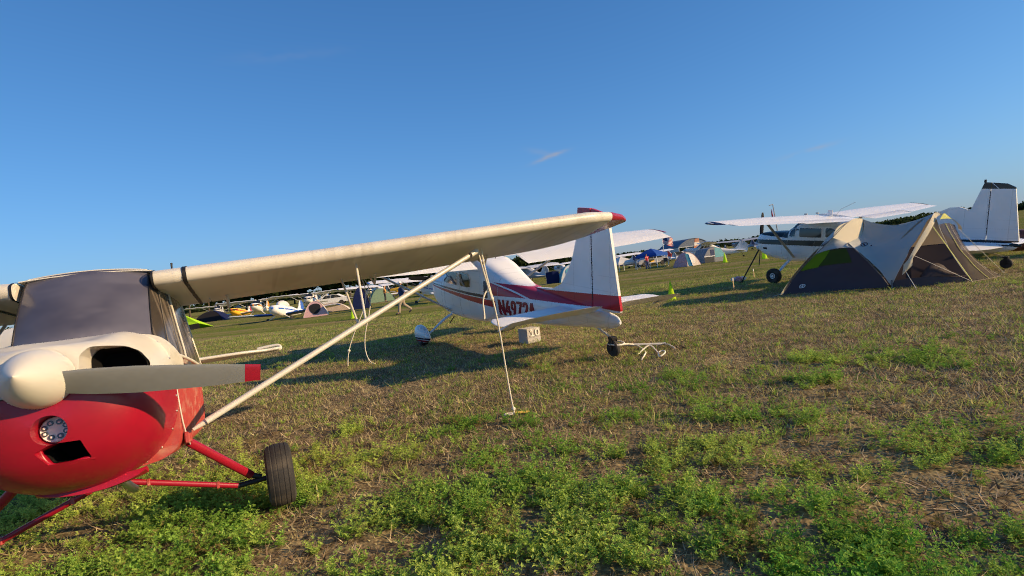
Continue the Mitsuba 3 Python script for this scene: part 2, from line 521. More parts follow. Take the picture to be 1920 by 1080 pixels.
def build_weeds():
    rng = np.random.default_rng(5)
    protos = [weed_plant(rng, s, h, l, b) for s, h, l, b in ((6, .17, 7, .042), (5, .23, 8, .040), (7, .13, 5, .046), (4, .26, 9, .036), (7, .11, 4, .048), (5, .20, 7, .034), (4, .15, 6, .042), (6, .16, 6, .038))]
    xa, ya = scatter(35500, 1.9, 6.6, 1.30, rng, 0.9)
    xb, yb = scatter(10200, 6.6, 15.0, 1.30, rng, 1.2)
    x, y = np.r_[xa, xb], np.r_[ya, yb]
    g = np_green(x, y)
    keep = rng.random(len(x)) < np.where(y < 6.6, g ** 1.25 * 0.50 + 0.024, 0.34 * g + 0.030)
    x, y, g = x[keep], y[keep], g[keep]
    V, C = [], []
    kind = rng.integers(0, len(protos), len(x))
    patch = meshkit.fbm(np.stack([x * 0.8, y * 0.8, x * 0 + 5], -1), 2, 61)
    for q, (tri, sh) in enumerate(protos):
        i = np.nonzero(kind == q)[0]
        az, s = rng.random(len(i)) * 6.283, (0.5 + 0.6 * rng.random(len(i))) * (0.58 + 0.45 * g[i])
        c, sn = np.cos(az) * s, np.sin(az) * s
        t = np.empty((len(i),) + tri.shape)
        t[..., 0] = x[i, None, None] + c[:, None, None] * tri[None, ..., 0] - sn[:, None, None] * tri[None, ..., 1]
        t[..., 1] = y[i, None, None] + sn[:, None, None] * tri[None, ..., 0] + c[:, None, None] * tri[None, ..., 1]
        t[..., 2] = ground_z(x[i], y[i])[:, None, None] + s[:, None, None] * tri[None, ..., 2]
        tone = np.clip(0.6 * rng.random(len(i)) + 1.6 * (patch[i] - 0.38), 0, 1)[:, None, None]
        col = (1 - tone) * np.array([0.18, 0.38, 0.06]) + tone * np.array([0.48, 0.58, 0.135])
        dry = (rng.random(len(i)) < 0.06)[:, None, None]
        col = np.where(dry, np.array([0.26, 0.22, 0.08]), col)
        col = col * sh[None, :, None] * (0.75 + 0.5 * rng.random((len(i), 1, 1)))
        V.append(t.reshape(-1, 3)); C.append(np.repeat(col.reshape(-1, 3), 3, axis=0))
    V, C = np.vstack(V), np.vstack(C)
    return trimesh.Trimesh(V, np.arange(len(V)).reshape(-1, 3), process=False), np.clip(C, 0, 1)


def build_tufts(n, y0, y1, power, per, radius, hmean, wmean, lean, cols, seed, dens, simple=False, spread=1.4):
    """Tufts of grass: each a handful of bent blades round one root."""
    rng = np.random.default_rng(seed)
    cx, cy = scatter(n, y0, y1, spread, rng, power)
    keep = rng.random(len(cx)) < dens(cx, cy)
    cx, cy = cx[keep], cy[keep]
    cc = np.array(cols)[rng.integers(0, len(cols), len(cx))] * (0.75 + 0.5 * rng.random((len(cx), 1)))
    size = 0.55 + 0.9 * rng.random(len(cx))
    m = len(cx) * per
    rr, ra = radius * np.sqrt(rng.random(m)) * np.repeat(size, per), rng.random(m) * 6.283
    x, y = np.repeat(cx, per) + rr * np.cos(ra), np.repeat(cy, per) + rr * np.sin(ra)
    az = ra + rng.normal(0, 0.9, m)
    h = hmean * (0.45 + 1.0 * rng.random(m)) * np.repeat(size, per)
    ln = lean * (0.25 + 1.0 * rng.random(m))
    d = np.stack([np.cos(az), np.sin(az), az * 0], 1)
    fa = rng.random(m) * 6.283
    w = np.stack([np.cos(fa), np.sin(fa), 0.3 * (rng.random(m) - 0.5)], 1) * (wmean * (0.6 + 0.8 * rng.random(m)))[:, None]
    base = np.stack([x, y, ground_z(x, y) - 0.004], 1)
    up = np.array([0, 0, 1.0])
    p2 = base + d * (h * ln)[:, None] + up * (h * np.clip(1 - 0.5 * ln, 0.16, 1) + 0.008)[:, None]
    C = np.repeat(cc, per, axis=0) * (0.7 + 0.6 * rng.random((m, 1)))
    if simple:
        V, F = np.stack([base - w, base + w, p2], 1), np.array([[0, 1, 2]])
    else:
        p1 = base + d * (h * ln * 0.33)[:, None] + up * (h * 0.62 * np.clip(1 - 0.25 * ln, 0.2, 1))[:, None]
        V, F = np.stack([base - w, base + w, p1 - 0.75 * w, p1 + 0.75 * w, p2], 1), np.array([[0, 1, 3], [0, 3, 2], [2, 3, 4]])
    k = V.shape[1]
    F = (F[None] + k * np.arange(m)[:, None, None]).reshape(-1, 3)
    return trimesh.Trimesh(V.reshape(-1, 3), F, process=False), np.clip(np.repeat(C, k, axis=0), 0, 1)


def field(x, y, sx, sy, seed, lo, gain):
    return np.clip((meshkit.fbm(np.stack([np.asarray(x) * sx, np.asarray(y) * sy, np.asarray(x) * 0], -1), 3, seed) - lo) * gain, 0, 1)


def stuff(name, mc, label, category):
    k = add(name, mc[0], 'leaf', smooth=False, color=mc[1])
    labels[k] = {'label': label, 'category': category, 'kind': 'stuff'}


STRAW = [(0.60, 0.49, 0.33), (0.50, 0.40, 0.27), (0.42, 0.35, 0.21), (0.26, 0.19, 0.13), (0.52, 0.47, 0.26), (0.17, 0.125, 0.09)]
TURF = [(0.29, 0.39, 0.08), (0.38, 0.43, 0.12), (0.18, 0.31, 0.06), (0.46, 0.44, 0.17), (0.23, 0.36, 0.07), (0.50, 0.46, 0.22)]
stuff('weeds', build_weeds(), 'bright green leafy weeds growing thick across the near field', 'weeds')
stuff('straw_litter', build_tufts(120000, 1.9, 16, 1.0, 9, 0.10, 0.060, 0.0060, 1.7, STRAW, 3, lambda x, y: (0.35 + 0.65 * field(x, y, 1.1, 1.3, 8, 0.35, 4)) * (1 - 0.6 * np_green(x, y)), True),
      'matted tan straw and cut stalks lying between the weeds', 'straw')
stuff('dry_grass',      build_tufts(72000, 3.3, 26, 1.05, 9, 0.085, 0.070, 0.0064, 1.0, STRAW[1:4] + TURF[3:4] + TURF[:1] + STRAW[5:], 9, lambda x, y: (0.12 + 0.88 * field(x, y, 0.7, 0.9, 19, 0.40, 4)) * np.clip((y - 3.0) / 1.6, 0.1, 1) * (1 - 0.6 * np_green(x, y)), True),
      'dry yellowed grass tufts standing over the middle of the field', 'dry grass')
stuff('grass', build_tufts(84000, 3.3, 26, 1.05, 9, 0.085, 0.075, 0.0066, 0.9, TURF, 4, lambda x, y: field(x, y, 0.6, 0.8, 15, 0.25, 4.0) * (0.35 + 0.75 * field(x, y, 3.1, 4.0, 29, 0.40, 6)) * np.clip((y - 3.2) / 1.6, 0.05, 1), True),
      'olive green mown grass thinning over the middle of the field', 'grass')
stuff('far_grass', build_tufts(55000, 22, 80, 1.4, 4, 0.16, 0.09, 0.012, 0.8, [tuple(0.62 * q for q in t) for t in TURF[:5]], 6, lambda x, y: 0.06 + 0.94 * field(x, y, 0.16, 0.45, 25, 0.40, 4.5), True),
      'mown grass reaching back towards the parked airplanes', 'grass')

# ---------------------------------------------------------------- the red and cream airplane, nose towards the camera
QK = airframe(-2.108, 2.15, 1.316, math.radians(116.79), math.radians(9.24))
red = thing('airplane', 'red and cream high-wing airplane with its big white spinner and propeller closest to the camera', 'airplane')


def K(name, m, mat, smooth=30, parent=red, label=None):
    return add(name, m, mat, parent, QK, smooth, label)


def cowl_ring(a, zt, zb, hw, n, bump, k=72):
    r = ring(a, zt, zb, hw, n, k, 2.25)
    y, z = r[:, 1], r[:, 2]
    up = np.clip((z - (zt + zb) / 2) / ((zt - zb) / 2), 0, 1)
    r[:, 2] += bump * np.exp(-((np.abs(y) - 0.28) / 0.10) ** 2) * up ** 2 - 0.5 * bump * np.exp(-(y / 0.13) ** 2) * up ** 3
    return r


_cs = [(0.300, 0.145, -0.20, 0.17, 2.2, 0.0), (0.315, 0.165, -0.27, 0.225, 2.3, 0.0), (0.345, 0.180, -0.34, 0.285, 2.4, 0.015), (0.40, 0.190, -0.41, 0.345, 2.6, 0.03), (0.48, 0.195, -0.47, 0.385, 2.8, 0.04),
       (0.60, 0.215, -0.525, 0.415, 3.0, 0.045), (0.75, 0.245, -0.56, 0.432, 3.2, 0.035), (0.90, 0.275, -0.57, 0.442, 3.4, 0.015), (1.00, 0.285, -0.565, 0.446, 3.6, 0.0)]
_cf = [PchipInterpolator([c[0] for c in _cs], [c[j] for c in _cs]) for j in range(1, 6)]
cowl = loft([cowl_ring(a, *[float(f(a)) for f in _cf]) for a in np.r_[np.linspace(0.30, 0.42, 13), np.linspace(0.45, 1.0, 16)]])
cm = man(cowl)
open_l = soft([(0.145, -0.06), (0.152, 0.10), (0.185, 0.143), (0.31, 0.136), (0.355, 0.108), (0.390, 0.045), (0.392, -0.06)], 0.034)
open_r = Polygon([(-x, z) for x, z in open_l.exterior.coords])
scoop = soft([(-0.055, -0.318), (-0.018, -0.385), (0.142, -0.392), (0.120, -0.297), (0.016, -0.290)], 0.008)
light_c, light_r = (0.016, -0.226), 0.068
hole = lambda p, a0, a1: man(prism(list(p.exterior.coords)[:-1], a0, a1))
lamp_hole = man(lathe([(0, 0.2), (light_r, 0.2), (light_r, 0.425), (0, 0.425)], 'x', 40, (0, light_c[0], light_c[1])))
cm = cm - hole(open_l, 0.2, 0.70) - hole(open_r, 0.2, 0.70) - hole(scoop, 0.2, 0.66) - lamp_hole
half = m3.Manifold.cube([2, 2, 2], True)
lower = cm ^ half.translate([0.65, 0, -1.055])
upper = (cm ^ half.translate([0.65, 0, 0.950]))
K('cowling', unman(lower), 'red_paint', 35, label='glossy red lower engine cowling')
top = K('upper_cowling', unman(upper), 'cream_paint', 52, label='cream upper engine cowling with two dark air openings')
cow = red + '__cowling'


def liner(poly, a0, a1, shrink=0.003):
    p = poly.buffer(-shrink)
    c = np.array(p.exterior.coords)[:-1]
    n = len(c)
    r0, r1 = np.c_[np.full(n, a0), c], np.c_[np.full(n, a1), c * 0.9 + 0.1 * c.mean(0)]
    v = np.vstack([r0, r1, r1.mean(0)])
    q = np.arange(n); q2 = (q + 1) % n
    f = np.vstack([np.stack([q, q2, q2 + n], 1), np.stack([q, q2 + n, q + n], 1), np.stack([q + n, q2 + n, q * 0 + 2 * n], 1)])
    return trimesh.Trimesh(v, f, process=False)


for op in (open_l, open_r):
    K('air_opening', liner(op, 0.505, 0.695), 'dark_inside', False, top)
K('air_inlet', liner(scoop, 0.452, 0.655), 'dark_inside', False, cow)
# raised lip of the inlet along its left and lower edge
K('inlet_lip', tube(curve([(0.395, -0.050, -0.310), (0.402, -0.040, -0.350), (0.405, -0.012, -0.388), (0.404, 0.06, -0.398), (0.418, 0.148, -0.396)], 20), 0.011, 8), 'red_paint', 60, cow)
K('hood_edge', tube(curve([(0.352 + 0.03 * abs(t), light_c[0] + light_r * math.sin(t + 0.35) * 1.06, light_c[1] + light_r * math.cos(t + 0.35) * 1.06) for t in np.linspace(-1.2, 1.2, 12)], 24), 0.0065, 8), 'red_paint', 60, cow)
# landing light
lamp = K('landing_light', lathe([(0, 0.414), (0.060, 0.414), (0.060, 0.398), (0.057, 0.394), (0.055, 0.397), (0, 0.397)], 'x', 40, (0, *light_c)), 'lamp_silver', 30, label='round landing light with eight small lamps')
flat('lamp_silver', (0.72, 0.70, 0.68), 0.3)
flat('lamp_cup', (0.05, 0.05, 0.05), 0.2, 0.0, 0.8)
flat('lamp_lens', (0.85, 0.86, 0.84), 0.08, 0.0, 0.9)
for i in range(8):
    t = (i + 0.5) * math.pi / 4
    r = 0.034 if i % 4 in (1, 2) else 0.036
    cy, cz = light_c[0] + 0.044 * math.cos(t), light_c[1] + 0.036 * math.sin(t)
    K('lamp_cup', lathe([(0.0128, 0.3905), (0.0128, 0.3965), (0.0080, 0.3968), (0, 0.3968)], 'x', 14, (0, cy, cz)), 'lamp_cup', 30, lamp)
    K('lens', lathe([(0, 0.388), (0.005, 0.389), (0.0078, 0.393), (0.0078, 0.398), (0, 0.398)], 'x', 12, (0, cy, cz)), 'lamp_lens', 60, lamp)
for t in (0.6, 2.5, 4.2):
    K('screw', lathe([(0, -0.004), (0.004, -0.003), (0.005, 0.001), (0, 0.001)], 'x', 10, (0.386 + 0.03 * (t > 3), light_c[0] + 0.073 * math.cos(t), light_c[1] + 0.073 * math.sin(t))), 'metal', 30, cow)
# fasteners round the rear edge of the cowling and along its split line
for i, t in enumerate(np.linspace(-1.25, 1.25, 11)):
    r_ = ring(0.965, 0.282, -0.567, 0.444, 3.5, 200, 2.25)
    q = r_[np.argmin(np.abs(np.arctan2(r_[:, 2] + 0.14, r_[:, 1]) - t * 0.95))]
    K('fastener', lathe([(0, 0.006), (0.006, 0.005), (0.008, 0.0), (0.008, -0.004), (0, -0.004)], 'y', 10, (q[0], q[1], q[2])), 'metal', 30, cow)
for i in range(5):
    a_ = 0.42 + 0.12 * i
    hw_ = float(_cf[2](a_))
    K('fastener', lathe([(0, 0.004), (0.006, 0.003), (0.007, -0.002), (0, -0.002)], 'y', 10, (a_, hw_ * 0.995, -0.085)), 'metal', 30, cow)
# bottom lip and flap of the cowling, exhaust stub
K('cowling_lip', sheet([[(0.790 - 0.008 * s, y, -0.530 - 0.06 * (y - 0.05) ** 2 - (0.012 + 0.048 * max(0, 1 - ((y - 0.05) / 0.26) ** 2)) * s) for s in np.linspace(0, 1, 4)] for y in np.linspace(-0.19, 0.295, 14)], 0.05), 'red_paint', 30, cow)
K('exhaust_pipe', tube(curve([(1.05, 0.10, -0.56), (1.10, 0.13, -0.62), (1.16, 0.15, -0.66)], 8), 0.024, 14), 'metal', 60)
# spinner and propeller
_t = np.linspace(0, 1, 22)
K('spinner', lathe([(0.136 * (1 - (1 - t) ** 1.75) ** 0.85, 0.275 * t) for t in _t] + [(0.137, 0.290), (0.130, 0.292), (0, 0.292)], 'x', 56, (0, 0.002, 0.016)), 'cream_paint', 50, label='cream bullet-shaped spinner')
for i in range(4):
    t = 0.7 + i * math.pi / 2
    K('spinner_screw', lathe([(0, -0.002), (0.0045, -0.001), (0.005, 0.003), (0, 0.003)], 'x', 10, (0.262, 0.002 + 0.1345 * math.cos(t), 0.016 + 0.1345 * math.sin(t))), 'metal', 30)
K('spinner_gap', lathe([(0.128, 0.293), (0.134, 0.294), (0.134, 0.304), (0.128, 0.306)], 'x', 48, (0, 0.002, 0.016)), 'black', 30)
K('prop_shaft', lathe([(0, 0.29), (0.06, 0.29), (0.06, 0.34), (0, 0.34)], 'x', 20), 'metal', 30)
BT = math.radians(-8.0)


def blade(r0, r1, n=18):
    out = []
    X, Y = foil(24, 0.14, 1.0, 0.35)
    for r in np.linspace(r0, r1, n):
        t = (r - 0.10) / 0.84
        chord = float(np.interp(t, [0, 0.12, 0.35, 0.7, 0.93, 1.0], [0.115, 0.135, 0.138, 0.115, 0.088, 0.083]))
        tw = math.radians(float(np.interp(t, [0, 0.3, 1.0], [34, 24, 11])))
        u, w = (X - 0.42) * chord, -Y * chord * (1.3 - 0.6 * t)
        out.append(np.stack([0.205 + u * math.sin(tw) + w * math.cos(tw), u * 0 + r, -u * math.cos(tw) + w * math.sin(tw)], 1))
    return loft(out)


def spin(m, ang):
    m = m.copy()
    c, s = math.cos(ang), math.sin(ang)
    v = m.vertices
    m.vertices = np.stack([v[:, 0], v[:, 1] * c - v[:, 2] * s, v[:, 1] * s + v[:, 2] * c], 1)
    return m


for ang in (BT, BT + math.pi):
    b = K('propeller_blade', spin(blade(0.09, 0.855), ang), 'blade_grey', 40)
    K('blade_tip', spin(blade(0.8555, 0.928, 5), ang), 'red_paint', 40, b, 'red painted propeller tip')
# fuselage: red lower shell, cream back
low = Hull([(1.005, 0.10, -0.53, 0.440, 5), (1.25, 0.13, -0.52, 0.462, 5.5), (2.4, 0.16, -0.48, 0.455, 5.5), (3.4, 0.20, -0.36, 0.31, 5), (5.55, 0.24, -0.03, 0.055, 4)])
K('fuselage', low.mesh(n=24, k=56), 'dusty_red', 35, label='dusty red fabric fuselage side')
K('turtle_deck', Hull([(2.30, 0.60, 0.10, 0.42, 2.4), (3.0, 0.50, 0.10, 0.36, 2.4), (4.2, 0.36, 0.10, 0.2, 2.4), (5.4, 0.27, 0.12, 0.06, 2.4)]).mesh(n=16), 'cream_paint', 40)
K('boot_cowl', Hull([(0.985, 0.272, -0.045, 0.436, 3.4), (1.12, 0.255, -0.045, 0.446, 3.4), (1.34, 0.17, -0.04, 0.462, 3.8)]).mesh(n=10, k=56), 'cream_paint', 35)
K('door_seam', tube(curve([(1.02, 0.437, -0.05), (1.03, 0.446, -0.20), (1.05, 0.452, -0.33), (1.10, 0.461, -0.43), (1.16, 0.463, -0.47)], 16), 0.0045, 6), 'cream_paint', 60)
K('strut_fairing', box((1.12, 0.462, -0.42), (0.13, 0.03, 0.07), 0.012), 'dusty_red', 30)


def haze_cover(p, n, uv):
    a, y, z = local(QK, p)
    c = fbm(a * 3 + 2, y * 4, z * 5, 4)
    s = smoothstep(0.55, 0.8, fbm(y * 3 + 8, z * 9, 2.0, 3))
    return mix(mi.Color3f(0.058, 0.058, 0.086), mi.Color3f(0.17, 0.165, 0.20), dr.clip(0.8 * (c - 0.3) + 0.2 * s + 0.5 * (1 - smoothstep(0.27, 0.36, z)) * fbm(y * 8, z * 12, 7.0), 0, 1))


scene['smoked_plastic'] = {'type': 'twosided', 'bsdf': {'type': 'principled', 'base_color': mikit.proc(haze_cover), 'roughness': 0.24, 'specular': 0.55, 'clearcoat': 0.3, 'clearcoat_gloss': 0.7}}


def grimy_glass(p, n, uv):
    a, y, z = local(QK, p)
    s = smoothstep(0.5, 0.72, noise(a * 46, z * 2.2 + a * 6, 1.0)) * 0.7
    return mix(mi.Color3f(0.025, 0.022, 0.022), mi.Color3f(0.12, 0.10, 0.085), dr.clip(s + 0.35 * fbm(a * 6, z * 6, 3.0), 0, 1))


scene['grimy_glass'] = {'type': 'twosided', 'bsdf': {'type': 'principled', 'base_color': mikit.proc(grimy_glass), 'roughness': 0.18, 'specular': 0.7}}


flat('old_alloy', (0.13, 0.115, 0.10), 0.5)


def wind_pt(t, s):
    """Windshield: t across -1..1, s from the cowling up to the wing."""
    lo = np.array([0.965 + 0.11 * t * t, 0.338 * t, 0.275 - 0.050 * t * t])
    hi = np.array([1.325 + 0.03 * t * t, 0.315 * t, 0.765 - 0.02 * t * t])
    p = lo * (1 - s) + hi * s
    p[0] -= 0.05 * math.sin(math.pi * s) * (1 - 0.4 * t * t)
    return p


ws = K('windshield', sheet([[wind_pt(t, s) for s in np.linspace(-0.06, 1, 16)] for t in np.linspace(-1, 1, 28)], 0.004), 'smoked_plastic', 50, label='dark smoky windshield dulled by dust')
K('windshield_frame', tube([wind_pt(t, 1.0) + [0.004, 0, 0.002] for t in np.linspace(-1, 1, 20)], 0.005, 8), 'cream_paint', 60, ws)
for sgn in (1, -1):
    side = lambda a, z: np.array([a, sgn * (np.interp(z, [0.08, 0.75], [0.468, 0.36]) - 0.06 * max(0, 1.35 - a)), z])
    post0, post1 = wind_pt(sgn, 0.0), wind_pt(sgn, 1.0)
    g = np.array([[(1 - u) * wind_pt(sgn, s) + u * side(2.35, 0.09 + 0.62 * s) for s in np.linspace(-0.12, 1, 10)] for u in np.linspace(0, 1, 10)])
    for i in range(10):
        for j in range(10):
            g[i, j, 1] += sgn * 0.085 * math.sin(math.pi * i / 9) ** 0.7 * (1 - 0.6 * j / 9)
    sw = K('side_window', sheet(g, 0.003), 'grimy_glass', 60, label='grimy side window with streaks')
    for u, r in ((0.0, 0.004), (0.13, 0.0035), (0.26, 0.003), (0.33, 0.007), (0.97, 0.010)):
        i = u * 9
        i0 = min(int(i), 8)
        line = g[i0] * (1 - (i - i0)) + g[i0 + 1] * (i - i0)
        K('window_post', tube(line + [0, sgn * 0.006, 0], r, 8), 'black' if r == 0.004 else 'old_alloy' if r < 0.0069 else 'cream_paint', 60, sw)
    K('window_sill', tube(g[:, 0] + [0, sgn * 0.004, 0], 0.011, 8), 'cream_paint', 60, sw)
# cabin roof between the wings
K('cabin_roof', sheet([[(a, y, 0.750 - 0.25 * max(0, a - 1.6) ** 2 - 0.02 * (y / 0.36) ** 2) for a in np.linspace(1.31, 2.32, 10)] for y in np.linspace(-0.35, 0.35, 10)], 0.006), 'cream_paint', 50)


def blunt(k=44):
    """The wing's section: a deep blunt nose and a flat underside."""
    b = np.linspace(0, math.pi, k // 2 + 1)
    x = (1 - np.cos(b)) / 2
    yu = 0.067 * np.sqrt(np.clip(x / 0.20, 0, 1) * (2 - np.clip(x / 0.20, 0, 1))) * (1 - np.clip((x - 0.2) / 0.8, 0, 1) ** 1.6)
    q = np.clip(x / 0.045, 0, 1)
    yl = -0.048 * np.sqrt(q * (2 - q)) * (1 - np.clip((x - 0.05) / 0.95, 0, 1) ** 1.3)
    return np.r_[x[::-1], x[1:-1]], np.r_[yu[::-1], yl[1:-1]]


KP = blunt()


def fabric_ridges(p, n, uv):
    a, y, z = local(QK, p)
    r = dr.abs(y * 3.1 - dr.floor(y * 3.1) - 0.5)
    return (1 - smoothstep(0.0, 0.045, r)) + 0.6 * fbm(a * 1.6, y * 1.1, 2.0, 3)


def fabric_tone(p, n, uv):
    a, y, z = local(QK, p)
    s = smoothstep(0.48, 0.75, fbm(a * 1.1, y * 3.3, 5.0, 4))
    streak = smoothstep(0.55, 0.8, noise(a * 0.8, y * 26, 3.0)) * smoothstep(0.4, 0.6, noise(a * 2, y * 2, 9.0))
    r = 1 - smoothstep(0.02, 0.06, dr.abs(y * 3.1 - dr.floor(y * 3.1) - 0.5))
    return mix(mi.Color3f(0.62, 0.595, 0.53), mi.Color3f(0.45, 0.41, 0.34), dr.clip(0.45 * s + 0.35 * streak + 0.06 * r, 0, 1))


scene['wing_fabric'] = {'type': 'bumpmap', 'arbitrary': mikit.proc(fabric_ridges, 0.004), 'scale': 0.0004,
                        'bsdf': {'type': 'twosided', 'bsdf': {'type': 'principled', 'base_color': mikit.proc(fabric_tone), 'roughness': 0.38, 'specular': 0.45}}}


def kz(y):
    return 0.662 + 0.060 * (y - 0.4)


def prism_plan(poly):
    m = trimesh.creation.extrude_polygon(Polygon(poly), 4.0)
    return man(outward(m.apply_translation((0, 0, -1))))


def ksec(y):
    le = np.interp(y, [0.36, 1.4, 4.1, 4.45, 4.7, 4.88, 4.98], [1.20, 1.26, 1.31, 1.41, 1.56, 1.74, 1.88])
    te = np.interp(y, [0.36, 0.9, 2.3, 4.05, 4.4, 4.65, 4.88, 4.98], [2.32, 2.40, 2.58, 2.60, 2.52, 2.36, 2.10, 1.93])
    c = te - le
    return (y, le, te, kz(y), kz(y) - 0.030 * c / 1.2, 1.0)


for sgn in (1, -1):
    fl = (lambda m: m) if sgn > 0 else mirror
    whole = man(wing([ksec(y) for y in np.r_[np.linspace(0.36, 4.1, 22), np.linspace(4.17, 4.88, 12), 4.94, 4.98]], prof=KP))
    yy = np.r_[0.62, 0.9, 2.3, 4.05]
    hl = np.interp(yy, [0.36, 0.9, 2.3, 4.05], [2.32, 2.40, 2.58, 2.60]) - 0.27

    def plan(d, y0, y1):
        ys = np.r_[y0, yy[1:-1], y1]
        m = trimesh.creation.extrude_polygon(Polygon(list(zip(hl - d, ys)) + [(4.0, y1), (4.0, y0)]), 4.0)
        return man(outward(m.apply_translation((0, 0, -1))))
    outer = prism_plan([(1.0, 4.42), (1.46, 4.42), (2.30, 4.66), (2.30, 5.2), (1.0, 5.2)])
    w = K('wing', fl(unman(whole - plan(0.010, 0.612, 4.06) - outer)), 'wing_fabric', 50, label='long cream fabric wing with a red tip')
    K('wing_tip', fl(unman(whole ^ outer)), 'deep_red', 40, w)
    K('flaperon', fl(unman(whole ^ plan(0.0, 0.62, 4.05))), 'wing_fabric', 50, w)
    for y in (0.75, 2.05, 3.3):
        te = float(np.interp(y, [0.36, 0.9, 2.3, 4.05], [2.32, 2.40, 2.58, 2.60]))
        K('hinge_bracket', fl(trimesh.util.concatenate([rod((te - 0.32, y, kz(y) - 0.05), (te - 0.20, y, kz(y) - 0.13), 0.011), rod((te - 0.20, y, kz(y) - 0.13), (te - 0.06, y, kz(y) - 0.04), 0.011)])), 'cream_paint', 40, w)
    # black gap straps round the wing root
    X, Y = KP
    for y0, y1 in ((0.350, 0.364), (0.528, 0.553)):
        rg = []
        for y in (y0, y1):
            s = ksec(max(y, 0.36))
            c = s[2] - s[1]
            rg.append(np.stack([s[1] - 0.004 + X * (c + 0.008), X * 0 + y, s[3] + (s[4] - s[3]) * X + Y * c * 1.0 + np.sign(Y + 1e-9) * 0.004], 1))
        K('wing_strap', fl(loft(rg, False)), 'black', 40, w)
    # rivet-like fabric patches and drain grommets under the leading edge
    for y in np.linspace(0.9, 4.1, 9):
        s = ksec(y)
        K('inspection_ring', fl(lathe([(0, 0.002), (0.018, 0.0), (0.020, -0.004), (0, -0.004)], 'z', 12, (s[1] + 0.16, y, s[3] - 0.052))), 'cream_paint', 30, w)
    f0, f1 = np.array([1.04, 0.5, -0.38]), np.array([1.63, 2.90, 0.705])
    r0, r1 = np.array([1.22, 0.5, -0.375]), np.array([2.10, 2.90, 0.70])
    S = np.array([1, sgn, 1])
    st = K('lift_strut', strut((f0 + 0.03 * (f1 - f0)) * S, (f0 + 0.955 * (f1 - f0)) * S, 0.075, 0.042), 'cream_paint', 40)
    K('strut_end', strut((f0 + 0.965 * (f1 - f0)) * S, f1 * S, 0.088, 0.055), 'cream_paint', 40, st)
    K('strut_collar', strut((f0 + 0.953 * (f1 - f0)) * S, (f0 + 0.966 * (f1 - f0)) * S, 0.066, 0.036), 'black', 40, st)
    K('strut_fork', rod(f0 * S, (f0 + 0.035 * (f1 - f0)) * S, 0.010, 8, 0.020), 'cream_paint', 40, st)
    st2 = K('lift_strut', strut(r0 * S, r1 * S, 0.055, 0.03), 'cream_paint', 40)
    jf, jr = f0 + 0.505 * (f1 - f0), r0 + 0.505 * (r1 - r0)
    K('jury_strut', strut(jf * S, np.array([1.53, 1.745, 0.675]) * S, 0.026, 0.020), 'cream_paint', 40)
    K('jury_strut', strut(jr * S, np.array([2.087, 1.695, 0.665]) * S, 0.026, 0.020), 'cream_paint', 40)
    K('jury_strut', rod(jf * S, jr * S, 0.009), 'cream_paint', 40)
    # undercarriage
    ax = np.array([1.46, 0.88, -0.835])
    lg = K('gear_leg', strut(np.array([1.18, 0.455 if sgn > 0 else 0.40, -0.455 if sgn > 0 else -0.50]) * S, (ax + [0, -0.11, 0.045]) * S, 0.056, 0.056), 'red_paint', 40)
    K('shock_fitting', strut((ax + [0, -0.125, 0.052]) * S, (ax + [0, -0.045, 0.015]) * S, 0.036, 0.036), 'black', 40, lg)
    lg2 = K('gear_leg', strut(np.array([1.32, 0.10, -0.625]) * S, (ax + [0.0, -0.20, -0.005]) * S, 0.040, 0.036), 'red_paint', 40)
    K('axle', rod((ax + [0, -0.22, -0.006]) * S, (ax + [0, 0.16, 0]) * S, 0.018, 12), 'black', 40, lg2)
    for q in (0.16, 0.80):
        pq = np.array([1.32, 0.10, -0.625]) + q * (ax + [0.0, -0.20, -0.005] - np.array([1.32, 0.10, -0.625]))
        K('bracket', box(pq * S, (0.044, 0.020, 0.044), 0.004), 'dusty_red', 30, lg2)
    K('brake_line', tube(curve([np.array([1.42, 0.62, -0.76]) * S, np.array([1.44, 0.66, -0.80]) * S, np.array([1.46, 0.74, -0.81]) * S], 10), 0.004, 6), 'black', 60, lg)
    wc = (1.46, 0.955 * sgn, -0.835)
    NW = 0.87
    prof = [(0.085, -0.085), (0.12, -0.098), (0.17, -0.102), (0.205, -0.088)]
    for gr in (-0.055, -0.02, 0.02, 0.055):
        prof += [(0.2155 + 0.004 * (abs(gr) < 0.03), gr - 0.006), (0.2128 + 0.004 * (abs(gr) < 0.03), gr - 0.003), (0.2128 + 0.004 * (abs(gr) < 0.03), gr + 0.003), (0.2155 + 0.004 * (abs(gr) < 0.03), gr + 0.006)]
    prof += [(0.205, 0.088), (0.17, 0.102), (0.12, 0.098), (0.085, 0.085)]
    prof = [(r_, h_ * NW) for r_, h_ in prof]
    wl = K('wheel', lathe([(0, -0.05), (0.09, -0.05), (0.09, -0.09), (0.082, -0.092), (0.075, -0.06), (0.075, 0.06), (0.082, 0.092), (0.09, 0.09), (0.09, 0.05), (0, 0.05)][::-1], 'y', 28, wc), 'metal', 30)
    K('tyre', lathe(prof, 'y', 56, wc), 'rubber', 35, wl, 'worn black tyre with fine tread grooves')
    # tail
    so = [(y, 4.92 + 0.28 * (y / 1.2) ** 2, 5.62 - 0.1 * (y / 1.2) ** 2, 0.375 - 0.005 * y, 0.36) for y in (0.03, 0.5, 0.9, 1.1)] + [(1.17, 5.16, 5.46, 0.372, 0.36), (1.205, 5.26, 5.38, 0.372, 0.36)]
    sb = K('stabilizer', fl(wing(so, 0.045, 1, 1, 20)), 'cream_paint', 40)
    K('leading_edge', tube(curve([np.array([q[1] + 0.004, q[0], q[3]]) * S for q in so], 30), 0.020, 10), 'cream_paint', 60, sb)
